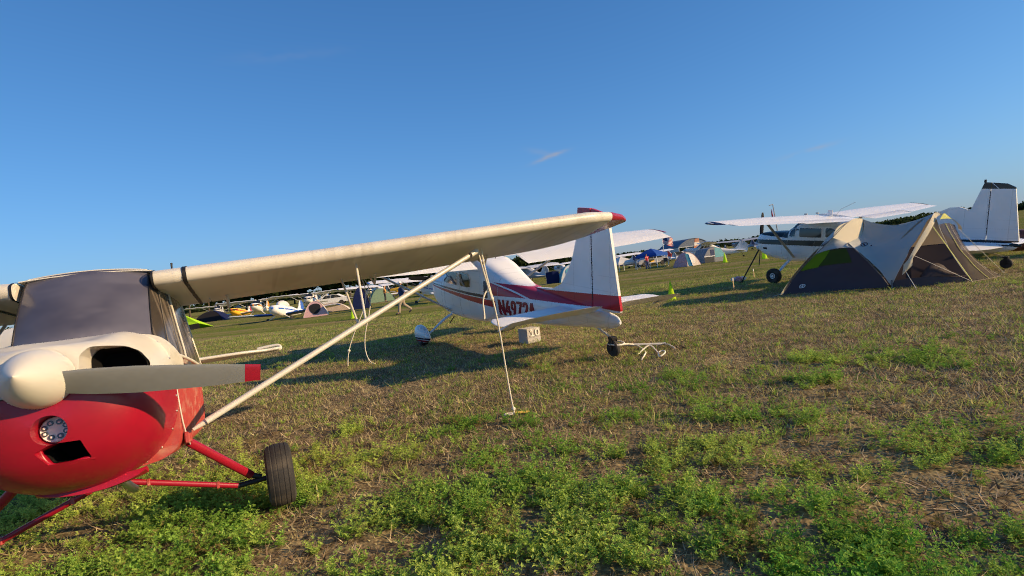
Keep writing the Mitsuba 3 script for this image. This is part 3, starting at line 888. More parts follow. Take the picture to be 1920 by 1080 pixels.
    ev = [(5.26, 0.93, 0.415), (5.25, 1.05, 0.422), (5.24, 1.16, 0.424), (5.23, 1.215, 0.408), (5.22, 1.225, 0.375), (5.2, 1.19, 0.362)]
    K('elevator_horn', tube(curve([np.array(p) * S for p in ev], 24), 0.019, 10), 'cream_paint', 60, sb)
    K('elevator', fl(wing([(0.05, 5.64, 5.98, 0.37, 0.44), (0.8, 5.64, 5.96, 0.37, 0.44), (1.1, 5.60, 5.86, 0.37, 0.42)], 0.05, 1, 1, 16)), 'cream_paint', 40, sb)
fin = trimesh.creation.extrude_polygon(soft([(4.85, 0.25), (5.25, 0.78), (5.45, 0.98), (5.6, 1.0), (5.62, 0.2)], 0.05), 0.05)
K('fin', trimesh.Trimesh(np.stack([fin.vertices[:, 0], fin.vertices[:, 2] - 0.025, fin.vertices[:, 1]], 1), fin.faces[:, ::-1]), 'red_paint', 30)
rud = trimesh.creation.extrude_polygon(soft([(5.64, 0.0), (5.63, 1.0), (5.85, 0.95), (6.02, 0.7), (6.05, 0.25), (5.95, 0.0)], 0.05), 0.04)
K('rudder', trimesh.Trimesh(np.stack([rud.vertices[:, 0], rud.vertices[:, 2] - 0.02, rud.vertices[:, 1]], 1), rud.faces[:, ::-1]), 'red_paint', 30)
tw = K('tail_wheel', lathe([(0.03, -0.03), (0.08, -0.035), (0.10, -0.02), (0.10, 0.02), (0.08, 0.035), (0.03, 0.03)], 'y', 24, (5.75, 0, -0.30)), 'rubber', 40)
K('tail_spring', rod((5.35, 0, -0.02), (5.72, 0, -0.22), 0.016), 'black', 40, tw)
K('antenna', tube([(1.7, 0.42, 0.76), (1.72, 0.42, 0.83), (1.73, 0.42, 0.87)], [0.007, 0.006, 0.008], 8), 'black', 40)

# ---------------------------------------------------------------- the two parked tail-wheel airplanes behind
CST = [(.22, .17, -.20, .17, 2), (.27, .24, -.36, .34, 2.5), (.45, .29, -.51, .45, 3), (.9, .34, -.64, .53, 3.2), (1.45, .38, -.70, .555, 3.4), (1.62, .47, -.70, .56, 3.6), (2.15, .84, -.68, .56, 4.2), (3.0, .86, -.62, .545, 4.2),
       (3.6, .79, -.55, .485, 3.6), (4.2, .60, -.46, .40, 3), (4.8, .42, -.37, .32, 2.8), (6, .34, -.2, .2, 2.4), (7, .27, -.05, .115, 2.2), (7.35, .25, .0, .085, 2.1), (7.52, .22, .06, .045, 2), (7.58, .17, .11, .02, 2)]
CH = Hull(CST)


def near(x, a, b, w=0.004):
    return smoothstep(a - w, a + w, x) * (1 - smoothstep(b - w, b + w, x))


def seams(a, z):
    """Panel joints and rivet rows, as fine darker lines."""
    q = a * 2.1 - dr.floor(a * 2.1) - 0.5
    w = z * 4.3 - dr.floor(z * 4.3) - 0.5
    j = 1 - smoothstep(0.008, 0.022, dr.abs(q))
    j2 = (1 - smoothstep(0.012, 0.035, dr.abs(w))) * smoothstep(0.45, 0.55, noise(a * 0.9, z * 4.3, 4.0))
    return 1 - 0.16 * dr.clip(j + 0.7 * j2, 0, 1)


def red_scheme(pose):
    def fn(p, n, uv):
        a, y, z = local(pose, p)
        white = mi.Color3f(0.77, 0.77, 0.76) * (0.92 + 0.14 * fbm(p.x * 3, p.y * 3, p.z * 3))
        red_ = mi.Color3f(0.44, 0.014, 0.034)
        blue = mi.Color3f(0.012, 0.012, 0.045)
        tf = 0.0 + 0.012 * (a - 1.8)
        bf = -0.065 - 0.022 * (a - 1.8)
        fwd = near(z, bf, tf) * near(a, 0.1, 4.17 + 0.15 * (z + 0.1) * -1.0)
        navy_ = near(z, tf + 0.022, tf + 0.055 + 0.012 * (a - 1.0)) * near(a, 0.1, 3.86) + near(a, 3.73, 3.88) * near(z, tf + 0.03, 0.41)
        tr = dr.select(a < 5.5, 0.41 - 0.012 * (a - 3.97), 0.392 + 0.075 * (a - 5.5))
        br = dr.select(a < 5.26, 0.13 + 0.064 * (a - 4.02), 0.21 + 0.045 * (a - 5.26))
        rear = near(z, br, tr) * smoothstep(3.955, 3.965, a)
        d = z - (0.405 - 0.156 * (a - 4.01))
        rear = rear * (1 - near(d, -0.018, 0.012) * near(a, 3.9, 5.3))
        cap = smoothstep(1.665, 1.672, z + 0.06 * (a - 6.9)) * smoothstep(5.0, 5.1, a)
        c = mix(white, red_, dr.clip(fwd + rear + cap, 0, 1)) * seams(a, z)
        return mix(c, blue, dr.clip(navy_, 0, 1))
    return fn


def green_scheme(pose):
    def fn(p, n, uv):
        a, y, z = local(pose, p)
        white = mi.Color3f(0.76, 0.77, 0.77) * (0.93 + 0.12 * fbm(p.x * 3, p.y * 3, p.z * 3))
        dark = mi.Color3f(0.004, 0.009, 0.011)
        top_ = 0.03 + 0.028 * a
        bot_ = -0.13 + 0.019 * a
        band = near(z, bot_, top_) * near(a, 0.1, 3.4 + 1.2 * (z - bot_)) * 1.0
        line = near(z, 0.225 + 0.0 * a, 0.285) * smoothstep(3.6, 3.7, a)
        line2 = near(z, 0.145, 0.185) * smoothstep(4.2, 4.3, a)
        glare = smoothstep(0.20, 0.21, z + 0.05 * (a - 0.5)) * (1 - smoothstep(1.62, 1.64, a))
        cap = smoothstep(1.615, 1.622, z + 0.04 * (a - 6.9)) * smoothstep(5.0, 5.1, a)
        return mix(white, dark, dr.clip(band + line + line2 + glare + cap, 0, 1)) * seams(a, z)
    return fn


def cessna(root, pose, scheme, pants, fin_poly, tail_poly_r, up, prop_angle, glass, extras):
    pm = root + '_paint'
    scene[pm] = {'type': 'twosided', 'bsdf': {'type': 'principled', 'base_color': mikit.proc(scheme(pose)), 'roughness': 0.25, 'specular': 0.5, 'clearcoat': 0.15, 'clearcoat_gloss': 0.9}}

    def A(name, m, mat=pm, parent=root, smooth=35, label=None):
        return add(name, m, mat, parent, pose, smooth, label)
    fus = A('fuselage', CH.mesh(n=60, k=64))
    # seams: cowling line, door lines
    for a, z0, z1 in ((1.42, -0.62, 0.36), (2.60, -0.58, 0.46), (1.62, -0.64, 0.42), (4.25, -0.40, 0.50)):
        zz = np.linspace(z0, z1, 16)
        A('seam', tube(np.stack([zz * 0 + a, CH.side(zz * 0 + a, zz) + 0.001, zz], 1), 0.004, 6), 'grey_pipe', fus)
    for poly in glass:
        w = A('side_window', CH.patch(soft(poly, 0.05), 0.003, 0.006), 'glass_dark')
        c = np.array(soft(poly, 0.05).exterior.coords)
        A('frame', tube(np.stack([c[:, 0], CH.side(c[:, 0], c[:, 1]) + 0.006, c[:, 1]], 1), 0.010, 6), pm, w)
        A('side_window', CH.patch(soft(poly, 0.05), 0.003, 0.006, -1), 'glass_dark')
    # windshield over the front of the cabin
    g = []
    for a in np.linspace(1.56, 2.10, 8):
        r = ring(a, *CH.at(a), k=96)
        r = r[(r[:, 2] > 0.40) & (r[:, 2] > CH.at(a)[0] - 0.42)]
        r = r[np.argsort(-r[:, 1])]
        y = np.linspace(r[0, 1], r[-1, 1], 18)
        z = np.interp(y, r[::-1, 1], r[::-1, 2])
        g.append(np.stack([y * 0 + a - 0.010, y * 1.006, z + 0.012], 1))
    A('windshield', sheet(g, 0.004), 'glass_dark', root, 60)
    # wings with ribbed flaps and ailerons
    for sgn in (1, -1):
        fl = (lambda m: m) if sgn > 0 else mirror
        S = np.array([1, sgn, 1])
        ws = lambda y: (y, float(np.interp(y, [.0, 2.6, 5.2, 5.38, 5.46], [2.02, 2.02, 2.30, 2.40, 2.60])), float(np.interp(y, [.0, 2.6, 5.2, 5.38, 5.46], [3.32, 3.32, 3.08, 3.02, 2.90])), 0.855 + 0.030 * (y - 0.5), 0.835 + 0.030 * (y - 0.5))
        w = A('wing', fl(wing([ws(y) for y in np.r_[np.linspace(0.30, 5.2, 12), 5.38, 5.46]], 0.135, 1.15, 0.6, 36)), 'white_paint')
        for nm, y0, y1 in (('flap', 0.60, 2.78), ('aileron', 2.81, 5.18)):
            sec = []
            ys = np.linspace(y0, y1, int((y1 - y0) / 0.0165))
            for i, y in enumerate(ys):
                s = ws(y)
                te = float(np.interp(y, [0, 2.6, 5.2], [3.82, 3.82, 3.42]))
                rib = 0.80 + 0.20 * ((i // 2) % 2) if nm == 'flap' else 1.0
                sec.append((y, s[2] - 0.02, te, s[4] - 0.002, s[4] - (extras['droop'] if nm == 'flap' else 0.6 * extras['droop']), rib))
            A(nm, fl(wing(sec, 0.09, 0.9, 0.5, 14)), 'white_paint', w, False)
        A('wing_tip_cap', fl(wing([(y, ws(min(y, 5.46))[1] - 0.004, ws(min(y, 5.46))[2] + 0.3 * (5.6 - y), ws(min(y, 5.46))[3], ws(min(y, 5.46))[4], q) for y, q in ((5.30, 1.02), (5.40, 0.9), (5.47, 0.5))], 0.135, 1.15, 0.6, 28)), extras['tip'], w)
        A('lift_strut', strut(np.array([1.85, 0.50, -0.52]) * S, np.array([2.42, 2.75, 0.87]) * S, 0.11, 0.05), extras.get('strut', 'white_paint'), root)
        hst = [(y, 6.16 + 0.20 * y / 1.62, 6.90, 0.205, 0.200) for y in (0.05, 0.6, 1.2, 1.55)] + [(1.63, 6.48, 6.84, 0.205, 0.20), (1.655, 6.60, 6.78, 0.205, 0.20)]
        hs = A('stabilizer', fl(wing(hst, 0.075, 1, 1, 20)), 'white_paint')
        cu, su = math.cos(up), math.sin(up)

        def rot(m):
            m = m.copy()
            v = m.vertices
            X, Z = v[:, 0] - 6.93, v[:, 2] - 0.20
            m.vertices = np.stack([6.93 + X * cu - Z * su, v[:, 1], 0.20 + X * su + Z * cu], 1)
            return m
        A('elevator', fl(rot(wing([(0.08, 6.92, 7.30, .20, .20), (0.3, 6.92, 7.42, .20, .20), (1.0, 6.92, 7.40, .20, .20), (1.45, 6.92, 7.32, .20, .20), (1.46, 6.66, 7.30, .20, .20), (1.64, 6.70, 7.22, .20, .20)], 0.06, 1, 1, 18))), 'white_paint', hs)
        ctr = np.array([1.62, 1.20, -1.12])
        lg = A('gear_leg', tube(curve([np.array([1.62, 0.40, -0.66]) * S, np.array([1.62, 0.66, -0.80]) * S, np.array([1.62, 0.92, -0.99]) * S, (ctr + [0, -0.10, 0.0]) * S], 12), np.linspace(0.075, 0.042, 12), 10, 0.34), 'white_paint', root)
        r = 0.215 if pants else 0.262
        wl = A('wheel', lathe([(0, -0.06), (0.09, -0.06), (0.10, -0.075), (0.10, 0.075), (0.085, 0.08), (0.05, 0.06), (0.045, 0.085), (0, 0.09)], 'y', 24, ctr * S), 'white_paint' if not pants else 'metal', root)
        A('tyre', lathe([(0.095, -0.07), (0.13 / 0.215 * r, -0.095), (0.18 / 0.215 * r, -0.095), (r * 0.97, -0.07), (r, -0.03), (r, 0.03), (r * 0.97, 0.07), (0.18 / 0.215 * r, 0.095), (0.13 / 0.215 * r, 0.095), (0.095, 0.07)], 'y', 40, ctr * S), 'rubber', wl)
        if pants:
            pr = []
            for t in np.linspace(0, 1, 20):
                a = 1.26 + 0.92 * t
                h = (math.sin(math.pi * min(1, 0.03 + 0.97 * t ** 0.62)) ** 0.6) * (0.24 - 0.05 * t)
                th = np.arange(28) * 2 * math.pi / 28
                zc = -1.075 + 0.03 * t
                z = np.maximum(zc + h * np.sin(th), -1.245)
                pr.append(np.stack([th * 0 + a, ctr[1] * sgn + 0.62 * h * np.sign(np.cos(th)) * np.abs(np.cos(th)) ** 0.8, z], 1))
            pk = root + '_pant_paint'
            if pk not in scene:
                def pant(p, n, uv):
                    a, y, z = local(pose, p)
                    q = z + 1.12 - 0.12 * (a - 1.7)
                    c = mix(mi.Color3f(0.76, 0.76, 0.75), mi.Color3f(0.012, 0.012, 0.045), near(q, -0.02, 0.018))
                    return mix(c, mi.Color3f(0.28, 0.012, 0.03), near(q, -0.09, -0.034))
                scene[pk] = {'type': 'twosided', 'bsdf': {'type': 'principled', 'base_color': mikit.proc(pant), 'roughness': 0.25, 'specular': 0.5, 'clearcoat': 0.5}}
            A('wheel_pant', loft(pr), pk, wl, 40, 'white teardrop wheel cover with red and navy stripes')

    def plate(poly, thick, r=0.02, edge=0.6):
        """A fin: thickest in the middle, thin at the rim."""
        p = soft(poly, r)
        m = trimesh.creation.extrude_polygon(p, thick)
        v = m.vertices
        return outward(trimesh.Trimesh(np.stack([v[:, 0], v[:, 2] - thick / 2, v[:, 1]], 1), m.faces, process=False))
    A('fin', plate(fin_poly, 0.055, 0.01), pm, root, False)
    ru = A('rudder', plate(tail_poly_r, 0.045), pm, root, False)
    for z in (0.6, 0.8, 1.0, 1.2, 1.4):
        A('rudder_hinge', box((6.935, 0, z), (0.02, 0.064, 0.03), 0.004), 'black', ru)
    A('hinge_gap', box((6.937, 0, 0.98), (0.012, 0.058, 1.15), 0.001), 'black', ru)
    tw = A('tail_wheel', lathe([(0.03, -0.03), (0.08, -0.045), (0.115, -0.04), (0.13, -0.02), (0.13, 0.02), (0.115, 0.04), (0.08, 0.045), (0.03, 0.03)], 'y', 28, (7.40, 0, -0.30)), 'rubber')
    A('tail_spring', tube(curve([(6.90, 0, -0.02), (7.15, 0, -0.08), (7.38, 0, -0.15)], 8), 0.02, 8), 'metal', tw)
    A('fork', [box((7.39, 0.055, -0.22), (0.07, 0.012, 0.20)), box((7.39, -0.055, -0.22), (0.07, 0.012, 0.20)), box((7.38, 0, -0.14), (0.11, 0.10, 0.04))], 'black', tw)
    A('spinner', lathe([(0.0, 0.0), (0.03, 0.005), (0.09, 0.06), (0.13, 0.14), (0.15, 0.21), (0, 0.22)], 'x', 28), pm)
    X, Y = foil(16, 0.12, 1, 0.4)
    for k in (0, 1):
        an = prop_angle + math.pi * k
        out = []
        for rr in np.linspace(0.06, 1.0, 10):
            ch = float(np.interp(rr, [0.06, 0.4, 0.9, 1.0], [0.09, 0.145, 0.11, 0.07]))
            twi = math.radians(np.interp(rr, [0.06, 1.0], [42, 15]))
            u, w_ = (X - 0.42) * ch, Y * ch
            px, pt = u * math.sin(twi) + w_ * math.cos(twi), u * math.cos(twi) - w_ * math.sin(twi)
            out.append(np.stack([0.13 + px, rr * math.cos(an) - pt * math.sin(an), rr * math.sin(an) + pt * math.cos(an)], 1))
        A('propeller_blade', loft(out), 'black')
    A('wing_antenna', box((2.9, 0.25, 0.99), (0.16, 0.02, 0.22), 0.008), pm)
    return A, fus, pm


Q1 = airframe(-1.895, 14.44, 1.563, math.radians(-62.69), math.radians(8.7))
Q2 = airframe(9.594, 19.923, 1.612, math.radians(-64.08), math.radians(9.0))
plane1 = thing('airplane', 'white high-wing airplane with broad dark red stripes and N4972A on its side, seen from behind', 'airplane')
scene_hold = plane1
fin1 = [(4.75, 0.36), (5.75, 0.44), (6.05, 0.56), (6.25, 0.80), (6.40, 1.02), (6.53, 1.35), (6.60, 1.865), (6.93, 1.85), (6.93, 0.25), (6.3, 0.25)]
rud1 = [(6.945, 0.22), (6.945, 1.85), (7.28, 1.77), (7.38, 1.59), (7.61, 0.34), (7.60, 0.29), (6.945, 0.22)]
A1, fus1, pm1 = cessna(plane1, Q1, red_scheme, True, fin1, rud1, math.radians(24), math.radians(8),
                       [[(1.62, 0.17), (2.50, 0.17), (2.53, 0.46), (1.95, 0.52), (1.70, 0.44)], [(2.66, 0.18), (3.20, 0.20), (3.22, 0.40), (3.08, 0.50), (2.66, 0.52)]], {'tip': 'deep_red', 'droop': 0.16})
txt = meshkit.text_mesh('N4972A', 0.30, 0.004, True)
w0 = txt.bounds[1, 0] - txt.bounds[0, 0]
v = txt.vertices
tx, ty = (v[:, 0] - txt.bounds[0, 0]) / w0, v[:, 1] - txt.bounds[0, 1]
txt.vertices = np.stack([4.29 + 1.22 * tx - 0.10 * ty, -0.245 + 0.115 * tx + ty * (1 - 0.12 * tx), v[:, 2]], 1)
t2 = txt.copy(); t2.vertices = t2.vertices + [0.016, 0, 0.001]
t3 = txt.copy(); t3.vertices = t3.vertices + [-0.012, 0, 0.002]
A1('registration', [CH.wrap(q, 0.002, 1, 0.06) for q in (txt, t2, t3)], 'deep_red', fus1, False, 'dark red registration letters N4972A')
# sunshades seen in the cabin windows: folded silver foil behind the glass
for a0, pts in ((1.9, [(1.74, 0.40), (1.95, 0.33), (2.10, 0.36), (2.25, 0.27), (2.42, 0.20)]), (2.8, [(2.72, 0.46), (2.80, 0.30), (2.92, 0.22)])):
    p = np.array(pts)
    A1('sunshade', tube(np.stack([p[:, 0], CH.side(p[:, 0], p[:, 1]) + 0.010, p[:, 1]], 1), 0.032, 8, 0.12), 'white_paint', fus1, 60)
A1('cabin_vent', box((2.3, 0.42, 0.955), (0.22, 0.10, 0.03), 0.01), pm1)
A1('whip_antenna', tube([(3.45, 0, 0.80), (3.47, 0, 1.05), (3.50, 0, 1.32)], [0.008, 0.005, 0.004], 6), 'black')
A1('tail_antenna', rod((6.62, 0, 1.70), (5.95, 0.10, 1.66), 0.004, 6), 'black')
A1('belly_antenna', box((4.9, 0.26, -0.02), (0.03, 0.01, 0.03), 0.002), 'navy', fus1)
A1('step', rod((1.9, 0.45, -0.66), (2.0, 0.62, -0.80), 0.012, 6), 'black')
plane2 = thing('airplane', 'white high-wing airplane with dark green stripe and tail cap, parked behind the grey tent', 'airplane')
fin2 = [(4.6, 0.36), (5.60, 0.84), (5.85, 1.03), (6.08, 1.14), (6.30, 1.155), (6.48, 1.09), (6.56, 1.085), (6.80, 1.79), (6.93, 1.78), (6.93, 0.27), (6.2, 0.25)]
rud2 = [(6.945, 0.24), (6.945, 1.775), (7.25, 1.74), (7.43, 1.64), (7.60, 0.32), (7.59, 0.25), (6.945, 0.20)]
A2, fus2, pm2 = cessna(plane2, Q2, green_scheme, False, fin2, rud2, math.radians(-6), math.radians(93),
                       [[(1.68, 0.20), (1.90, 0.20), (1.93, 0.50), (1.86, 0.50), (1.70, 0.40)], [(2.06, 0.20), (2.84, 0.20), (2.84, 0.52), (2.06, 0.52)], [(2.96, 0.22), (3.34, 0.26), (3.30, 0.46), (3.16, 0.54), (2.96, 0.54)]], {'tip': 'navy', 'droop': 0.06, 'strut': 'grey_pipe'})
A2('cowl_vent', CH.patch([(0.62, -0.30), (0.80, -0.30), (0.80, -0.23), (0.62, -0.23)], 0.002, 0.004), 'black', fus2, False)
A2('tail_cone', lathe([(0.02, 7.66), (0.05, 7.55), (0.075, 7.30)], 'x', 16, (0, 0, 0.17)), 'dark_green')
for y in (0.9, 0.3, -0.4):
    A2('fuel_vent', box((2.5, y, 1.0), (0.10, 0.04, 0.05), 0.01), 'grey_pipe')
A2('roof_antenna', tube([(3.0, 0.1, 0.92), (3.16, 0.1, 1.12), (3.6, 0.1, 1.34)], 0.006, 6), 'grey_pipe')
A2('tail_beacon', box((6.80, 0, 1.82), (0.05, 0.03, 0.08), 0.008), 'black')
A2('vhf_whip', rod((6.95, 0.03, 1.78), (7.12, 0.03, 1.60), 0.008, 6), 'white_paint')

# ---------------------------------------------------------------- the grey and charcoal tent in front of the second airplane
tent = thing('tent', 'grey and charcoal camping tent with a lime green panel beside the green striped airplane', 'tent')
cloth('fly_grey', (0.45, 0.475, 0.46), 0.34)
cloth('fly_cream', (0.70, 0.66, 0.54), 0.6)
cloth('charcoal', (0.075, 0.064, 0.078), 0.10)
cloth('tent_green', (0.24, 0.42, 0.03), 0.9)
cloth('tent_green_dark', (0.07, 0.11, 0.03), 0.6)
cloth('tent_tan', (0.42, 0.36, 0.26), 0.6)
flat('tape_lime', (0.45, 0.48, 0.12), 0.7)
flat('tent_pole', (0.14, 0.14, 0.15), 0.5)
scene['mesh_net'] = {'type': 'mask', 'opacity': 0.80, 'bsdf': {'type': 'twosided', 'bsdf': {'type': 'diffuse', 'reflectance': {'type': 'rgb', 'value': [0.105, 0.088, 0.078]}}}}
tA, tB, tC, tD, tE, tF = (np.array(q, float) for q in ((7.22, 13.95, 0), (9.02, 12.43, 0.0), (10.44, 11.82, 0), (11.5, 12.25, 0), (11.0, 14.1, 0), (8.75, 15.5, 0)))
tB1 = tB + [0, 0, 0.03]
tU, tT = np.array([7.98, 13.65, 0.97]), np.array([8.60, 12.98, 1.06])
tH, tS1 = np.array([9.68, 14.1, 1.76]), np.array([8.34, 13.35, 1.37])
tPk, tR = np.array([9.00, 13.7, 1.715]), np.array([9.53, 13.95, 1.41])
tHb = np.array([9.75, 14.5, 1.72])
tAp = np.array([10.56, 12.78, 1.68])
tV = np.array([8.79, 13.45, 1.18])


def Tn(name, g, mat, thick=0.003, parent=None, label=None):
    return add(name, sheet(g, thick), mat, parent or tent, None, 50, label)


def wr(g, amp, f=6.0, seed=1):
    """Slack folds in a fabric patch."""
    nr = np.cross(np.gradient(g, axis=0), np.gradient(g, axis=1))
    nr /= np.linalg.norm(nr, axis=-1, keepdims=True) + 1e-9
    return g + nr * ((meshkit.fbm(g * f, 3, seed) - 0.5) * amp)[..., None]


wall = wr(coons([tA, (tA + tB) / 2 + [0, 0, 0.02], tB1], [tU, (tU + tT) / 2 + [0, 0, 0.06], tT], [tA, (tA * .55 + tU * .45) + [0.03, .03, 0.06], tU], [tB1, tB1 * 0.5 + tT * 0.5 + [0, 0, 0.04], tT], 24, (0.02, 0.03, 0)), 0.05, 3)
fw = Tn('front_wall', wall, 'charcoal', label='charcoal front wall of the tent')


def on(g, u, v):
    n = g.shape[0] - 1
    i, j = np.clip(u * n, 0, n - 1e-6), np.clip(v * n, 0, n - 1e-6)
    a, b = int(i), int(j)
    s, t = i - a, j - b
    return (1 - s) * (1 - t) * g[a, b] + s * (1 - t) * g[a + 1, b] + (1 - s) * t * g[a, b + 1] + s * t * g[a + 1, b + 1]


nwall = np.array([-0.52, -0.70, 0.48]) * 0.012
Tn('green_panel', np.array([[on(wall, 0.02 + (0.26 + 0.16 * v) * u, 0.58 + 0.40 * v + 0.02 * u) + nwall for v in np.linspace(0, 1, 8)] for u in np.linspace(0, 1, 8)]), 'tent_green', 0.002, fw, 'lime green panel low on the grey tent')
Tn('green_panel', np.array([[on(wall, 0.28 + 0.16 * v + (0.50 - 0.12 * v) * u, 0.62 + 0.36 * v) + nwall for v in np.linspace(0, 1, 8)] for u in np.linspace(0, 1, 8)]), 'tent_green_dark', 0.002, fw)
# round lantern badge low on the wall
bc = []
for t in np.linspace(0, 2 * math.pi, 25):
    bc.append(on(wall, 0.17 + 0.030 * math.cos(t), 0.17 + 0.042 * math.sin(t)) + 1.1 * nwall)
badge = [tube(bc, 0.011, 6)]
badge.append(tube([on(wall, 0.155, 0.165) + 1.1 * nwall, on(wall, 0.187, 0.175) + 1.1 * nwall], 0.010, 6))
badge.append(tube([on(wall, 0.175, 0.135) + 1.1 * nwall, on(wall, 0.168, 0.205) + 1.1 * nwall], 0.008, 6))
add('badge', badge, 'white_paint', fw, None, 60, 'small pale round badge')
flyg = wr(coons([tT + [0, -.02, 0], (tT + tB) / 2 + [0.05, -0.03, 0.05], tB + [0.02, -.02, 0.05]], [tH + [0, -0.01, 0], (10.05, 13.45, 1.50), tAp], [tT + [0, -.02, 0], tV + [0.01, -0.01, 0.0], tR + [0, -0.012, 0], tH + [0, -0.01, 0]], [tB + [0.02, -.02, 0.05], (9.28, 12.32, 0.55), (9.75, 12.40, 1.12), tAp], 34, (0.03, 0.10, -0.06)), 0.09, 2.6, 5)
fly = Tn('rain_fly', flyg, 'fly_grey', label='slack grey rain fly')
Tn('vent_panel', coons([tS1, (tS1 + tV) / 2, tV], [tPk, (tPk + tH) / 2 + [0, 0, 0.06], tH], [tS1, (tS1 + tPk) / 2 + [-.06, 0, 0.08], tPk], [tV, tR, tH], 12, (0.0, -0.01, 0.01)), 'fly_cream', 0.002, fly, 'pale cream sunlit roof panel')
Tn('fly_skirt', coons([tU + [0, -.02, 0], tU * .5 + tT * .5 + [0, -.02, 0.07], tT + [0, -.02, 0]], [tS1, tS1 * .5 + tV * .5, tV], [tU + [0, -.02, 0], tS1 * .5 + tU * .5, tS1], [tT + [0, -.02, 0], tT * .5 + tV * .5 + [0, -.02, 0], tV], 10), 'fly_grey', 0.002, fly)
Tn('fly_edge', coons([tA + [-.06, .02, 0], (tA + tU) / 2 + [0.0, 0.06, 0.10], tS1], [tA + [0, .14, 0], (tA + tU) / 2 + [0.14, 0.2, 0.10], tS1 + [0.12, 0.16, 0.06]], [tA + [-.06, .02, 0], tA + [0, .14, 0]], [tS1, tS1 + [0.12, 0.16, 0.06]], 10), 'fly_grey', 0.002, fly)
Tn('fly_back', wr(coons([tF, (tF + tE) / 2, tE], [tHb, (10.1, 13.7, 1.50), tAp + [0.02, 0.02, 0]], [tF, tF * .5 + tHb * .5 + [-.1, .15, .2], tHb], [tE, tE * .5 + tAp * .5 + [.1, .1, .15], tAp + [0.02, 0.02, 0]], 16), 0.06, 3, 9), 'fly_grey', 0.002, fly)
Tn('fly_side', coons([tA + [0, .14, 0], (tA + tF) / 2 + [-.1, 0, 0], tF], [tS1 + [0.12, 0.16, 0.06], tPk + [0.02, 0.1, -.01], tHb + [-.3, 0, 0]], [tA + [0, .14, 0], (7.7, 14.0, .6), tS1 + [0.12, 0.16, 0.06]], [tF, tF * .5 + tHb * .5 + [-.25, .15, .2], tHb + [-.3, 0, 0]], 12), 'fly_grey', 0.002, fly)
Tn('fly_top', coons([tPk, (tPk + tH) / 2 + [0, 0, 0.06], tH], [tHb + [-.3, 0, 0], tHb + [-.1, 0, .02], tHb], [tPk, tHb + [-.3, 0, 0]], [tH, tHb], 8), 'fly_grey', 0.002, fly)
Tn('fly_ridge', coons([tH, (10.05, 13.45, 1.50), tAp], [tHb, (10.1, 13.7, 1.50), tAp + [0.02, 0.02, 0]], [tH, tHb], [tAp, tAp + [0.02, 0.02, 0]], 10), 'fly_grey', 0.002, fly)
# emblem on the fly: a ring and a small bird-like mark
nf = np.array([-0.42, -0.78, 0.46]) * 0.016
add('emblem', [tube([on(flyg, 0.20 + 0.042 * math.cos(t), 0.47 + 0.075 * math.sin(t)) + nf for t in np.linspace(0, 2 * math.pi, 33)], 0.009, 6),
               tube([on(flyg, 0.175, 0.50) + nf, on(flyg, 0.205, 0.45) + nf, on(flyg, 0.225, 0.445) + nf], [0.008, 0.03, 0.006], 6, 0.3),
               tube([on(flyg, 0.30, 0.52) + nf, on(flyg, 0.318, 0.49) + nf], [0.012, 0.02], 6, 0.3)], 'navy', fly, None, 60, 'faint dark ring emblem on the fly')
# the open porch: cream arch, inner wall, net, floor
arch = curve([tB + [0.03, -0.05, 0.02], (9.30, 12.24, 0.55), (9.78, 12.32, 1.14), (10.28, 12.55, 1.58), tAp + [0, -0.06, 0.0], (10.78, 12.62, 1.50), (10.98, 12.66, 1.22)], 30)
inn = arch + np.array([0.07, -0.02, -0.05]) * np.linspace(0.4, 1, 30)[:, None] + np.array([[0.0, 0, -0.09 * math.sin(math.pi * t) ** 2] for t in np.linspace(0, 1, 30)])
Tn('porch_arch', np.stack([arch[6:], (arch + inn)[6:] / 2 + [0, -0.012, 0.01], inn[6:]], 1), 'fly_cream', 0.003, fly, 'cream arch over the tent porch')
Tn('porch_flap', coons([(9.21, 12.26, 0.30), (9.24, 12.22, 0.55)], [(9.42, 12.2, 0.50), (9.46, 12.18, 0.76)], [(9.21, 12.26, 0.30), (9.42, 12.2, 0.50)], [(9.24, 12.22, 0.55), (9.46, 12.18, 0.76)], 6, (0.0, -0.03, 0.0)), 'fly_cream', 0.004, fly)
i0, i1 = np.array([9.25, 13.1, 0.0]), np.array([11.35, 12.85, 0.0])
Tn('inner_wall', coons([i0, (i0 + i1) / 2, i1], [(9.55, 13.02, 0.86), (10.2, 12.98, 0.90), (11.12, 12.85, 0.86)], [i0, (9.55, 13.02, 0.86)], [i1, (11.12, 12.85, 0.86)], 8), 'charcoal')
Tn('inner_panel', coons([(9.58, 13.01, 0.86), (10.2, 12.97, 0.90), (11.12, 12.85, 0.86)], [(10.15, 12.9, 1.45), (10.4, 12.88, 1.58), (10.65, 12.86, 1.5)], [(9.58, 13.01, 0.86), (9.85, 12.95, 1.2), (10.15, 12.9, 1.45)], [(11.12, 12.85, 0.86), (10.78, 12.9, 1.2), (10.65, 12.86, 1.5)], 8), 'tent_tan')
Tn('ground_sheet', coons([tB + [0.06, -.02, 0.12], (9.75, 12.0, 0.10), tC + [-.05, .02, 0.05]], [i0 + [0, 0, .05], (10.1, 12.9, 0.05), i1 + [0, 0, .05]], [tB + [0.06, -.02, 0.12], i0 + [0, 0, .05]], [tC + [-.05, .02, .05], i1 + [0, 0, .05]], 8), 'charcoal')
flat('sill_cloth', (0.065, 0.052, 0.058), 0.8)
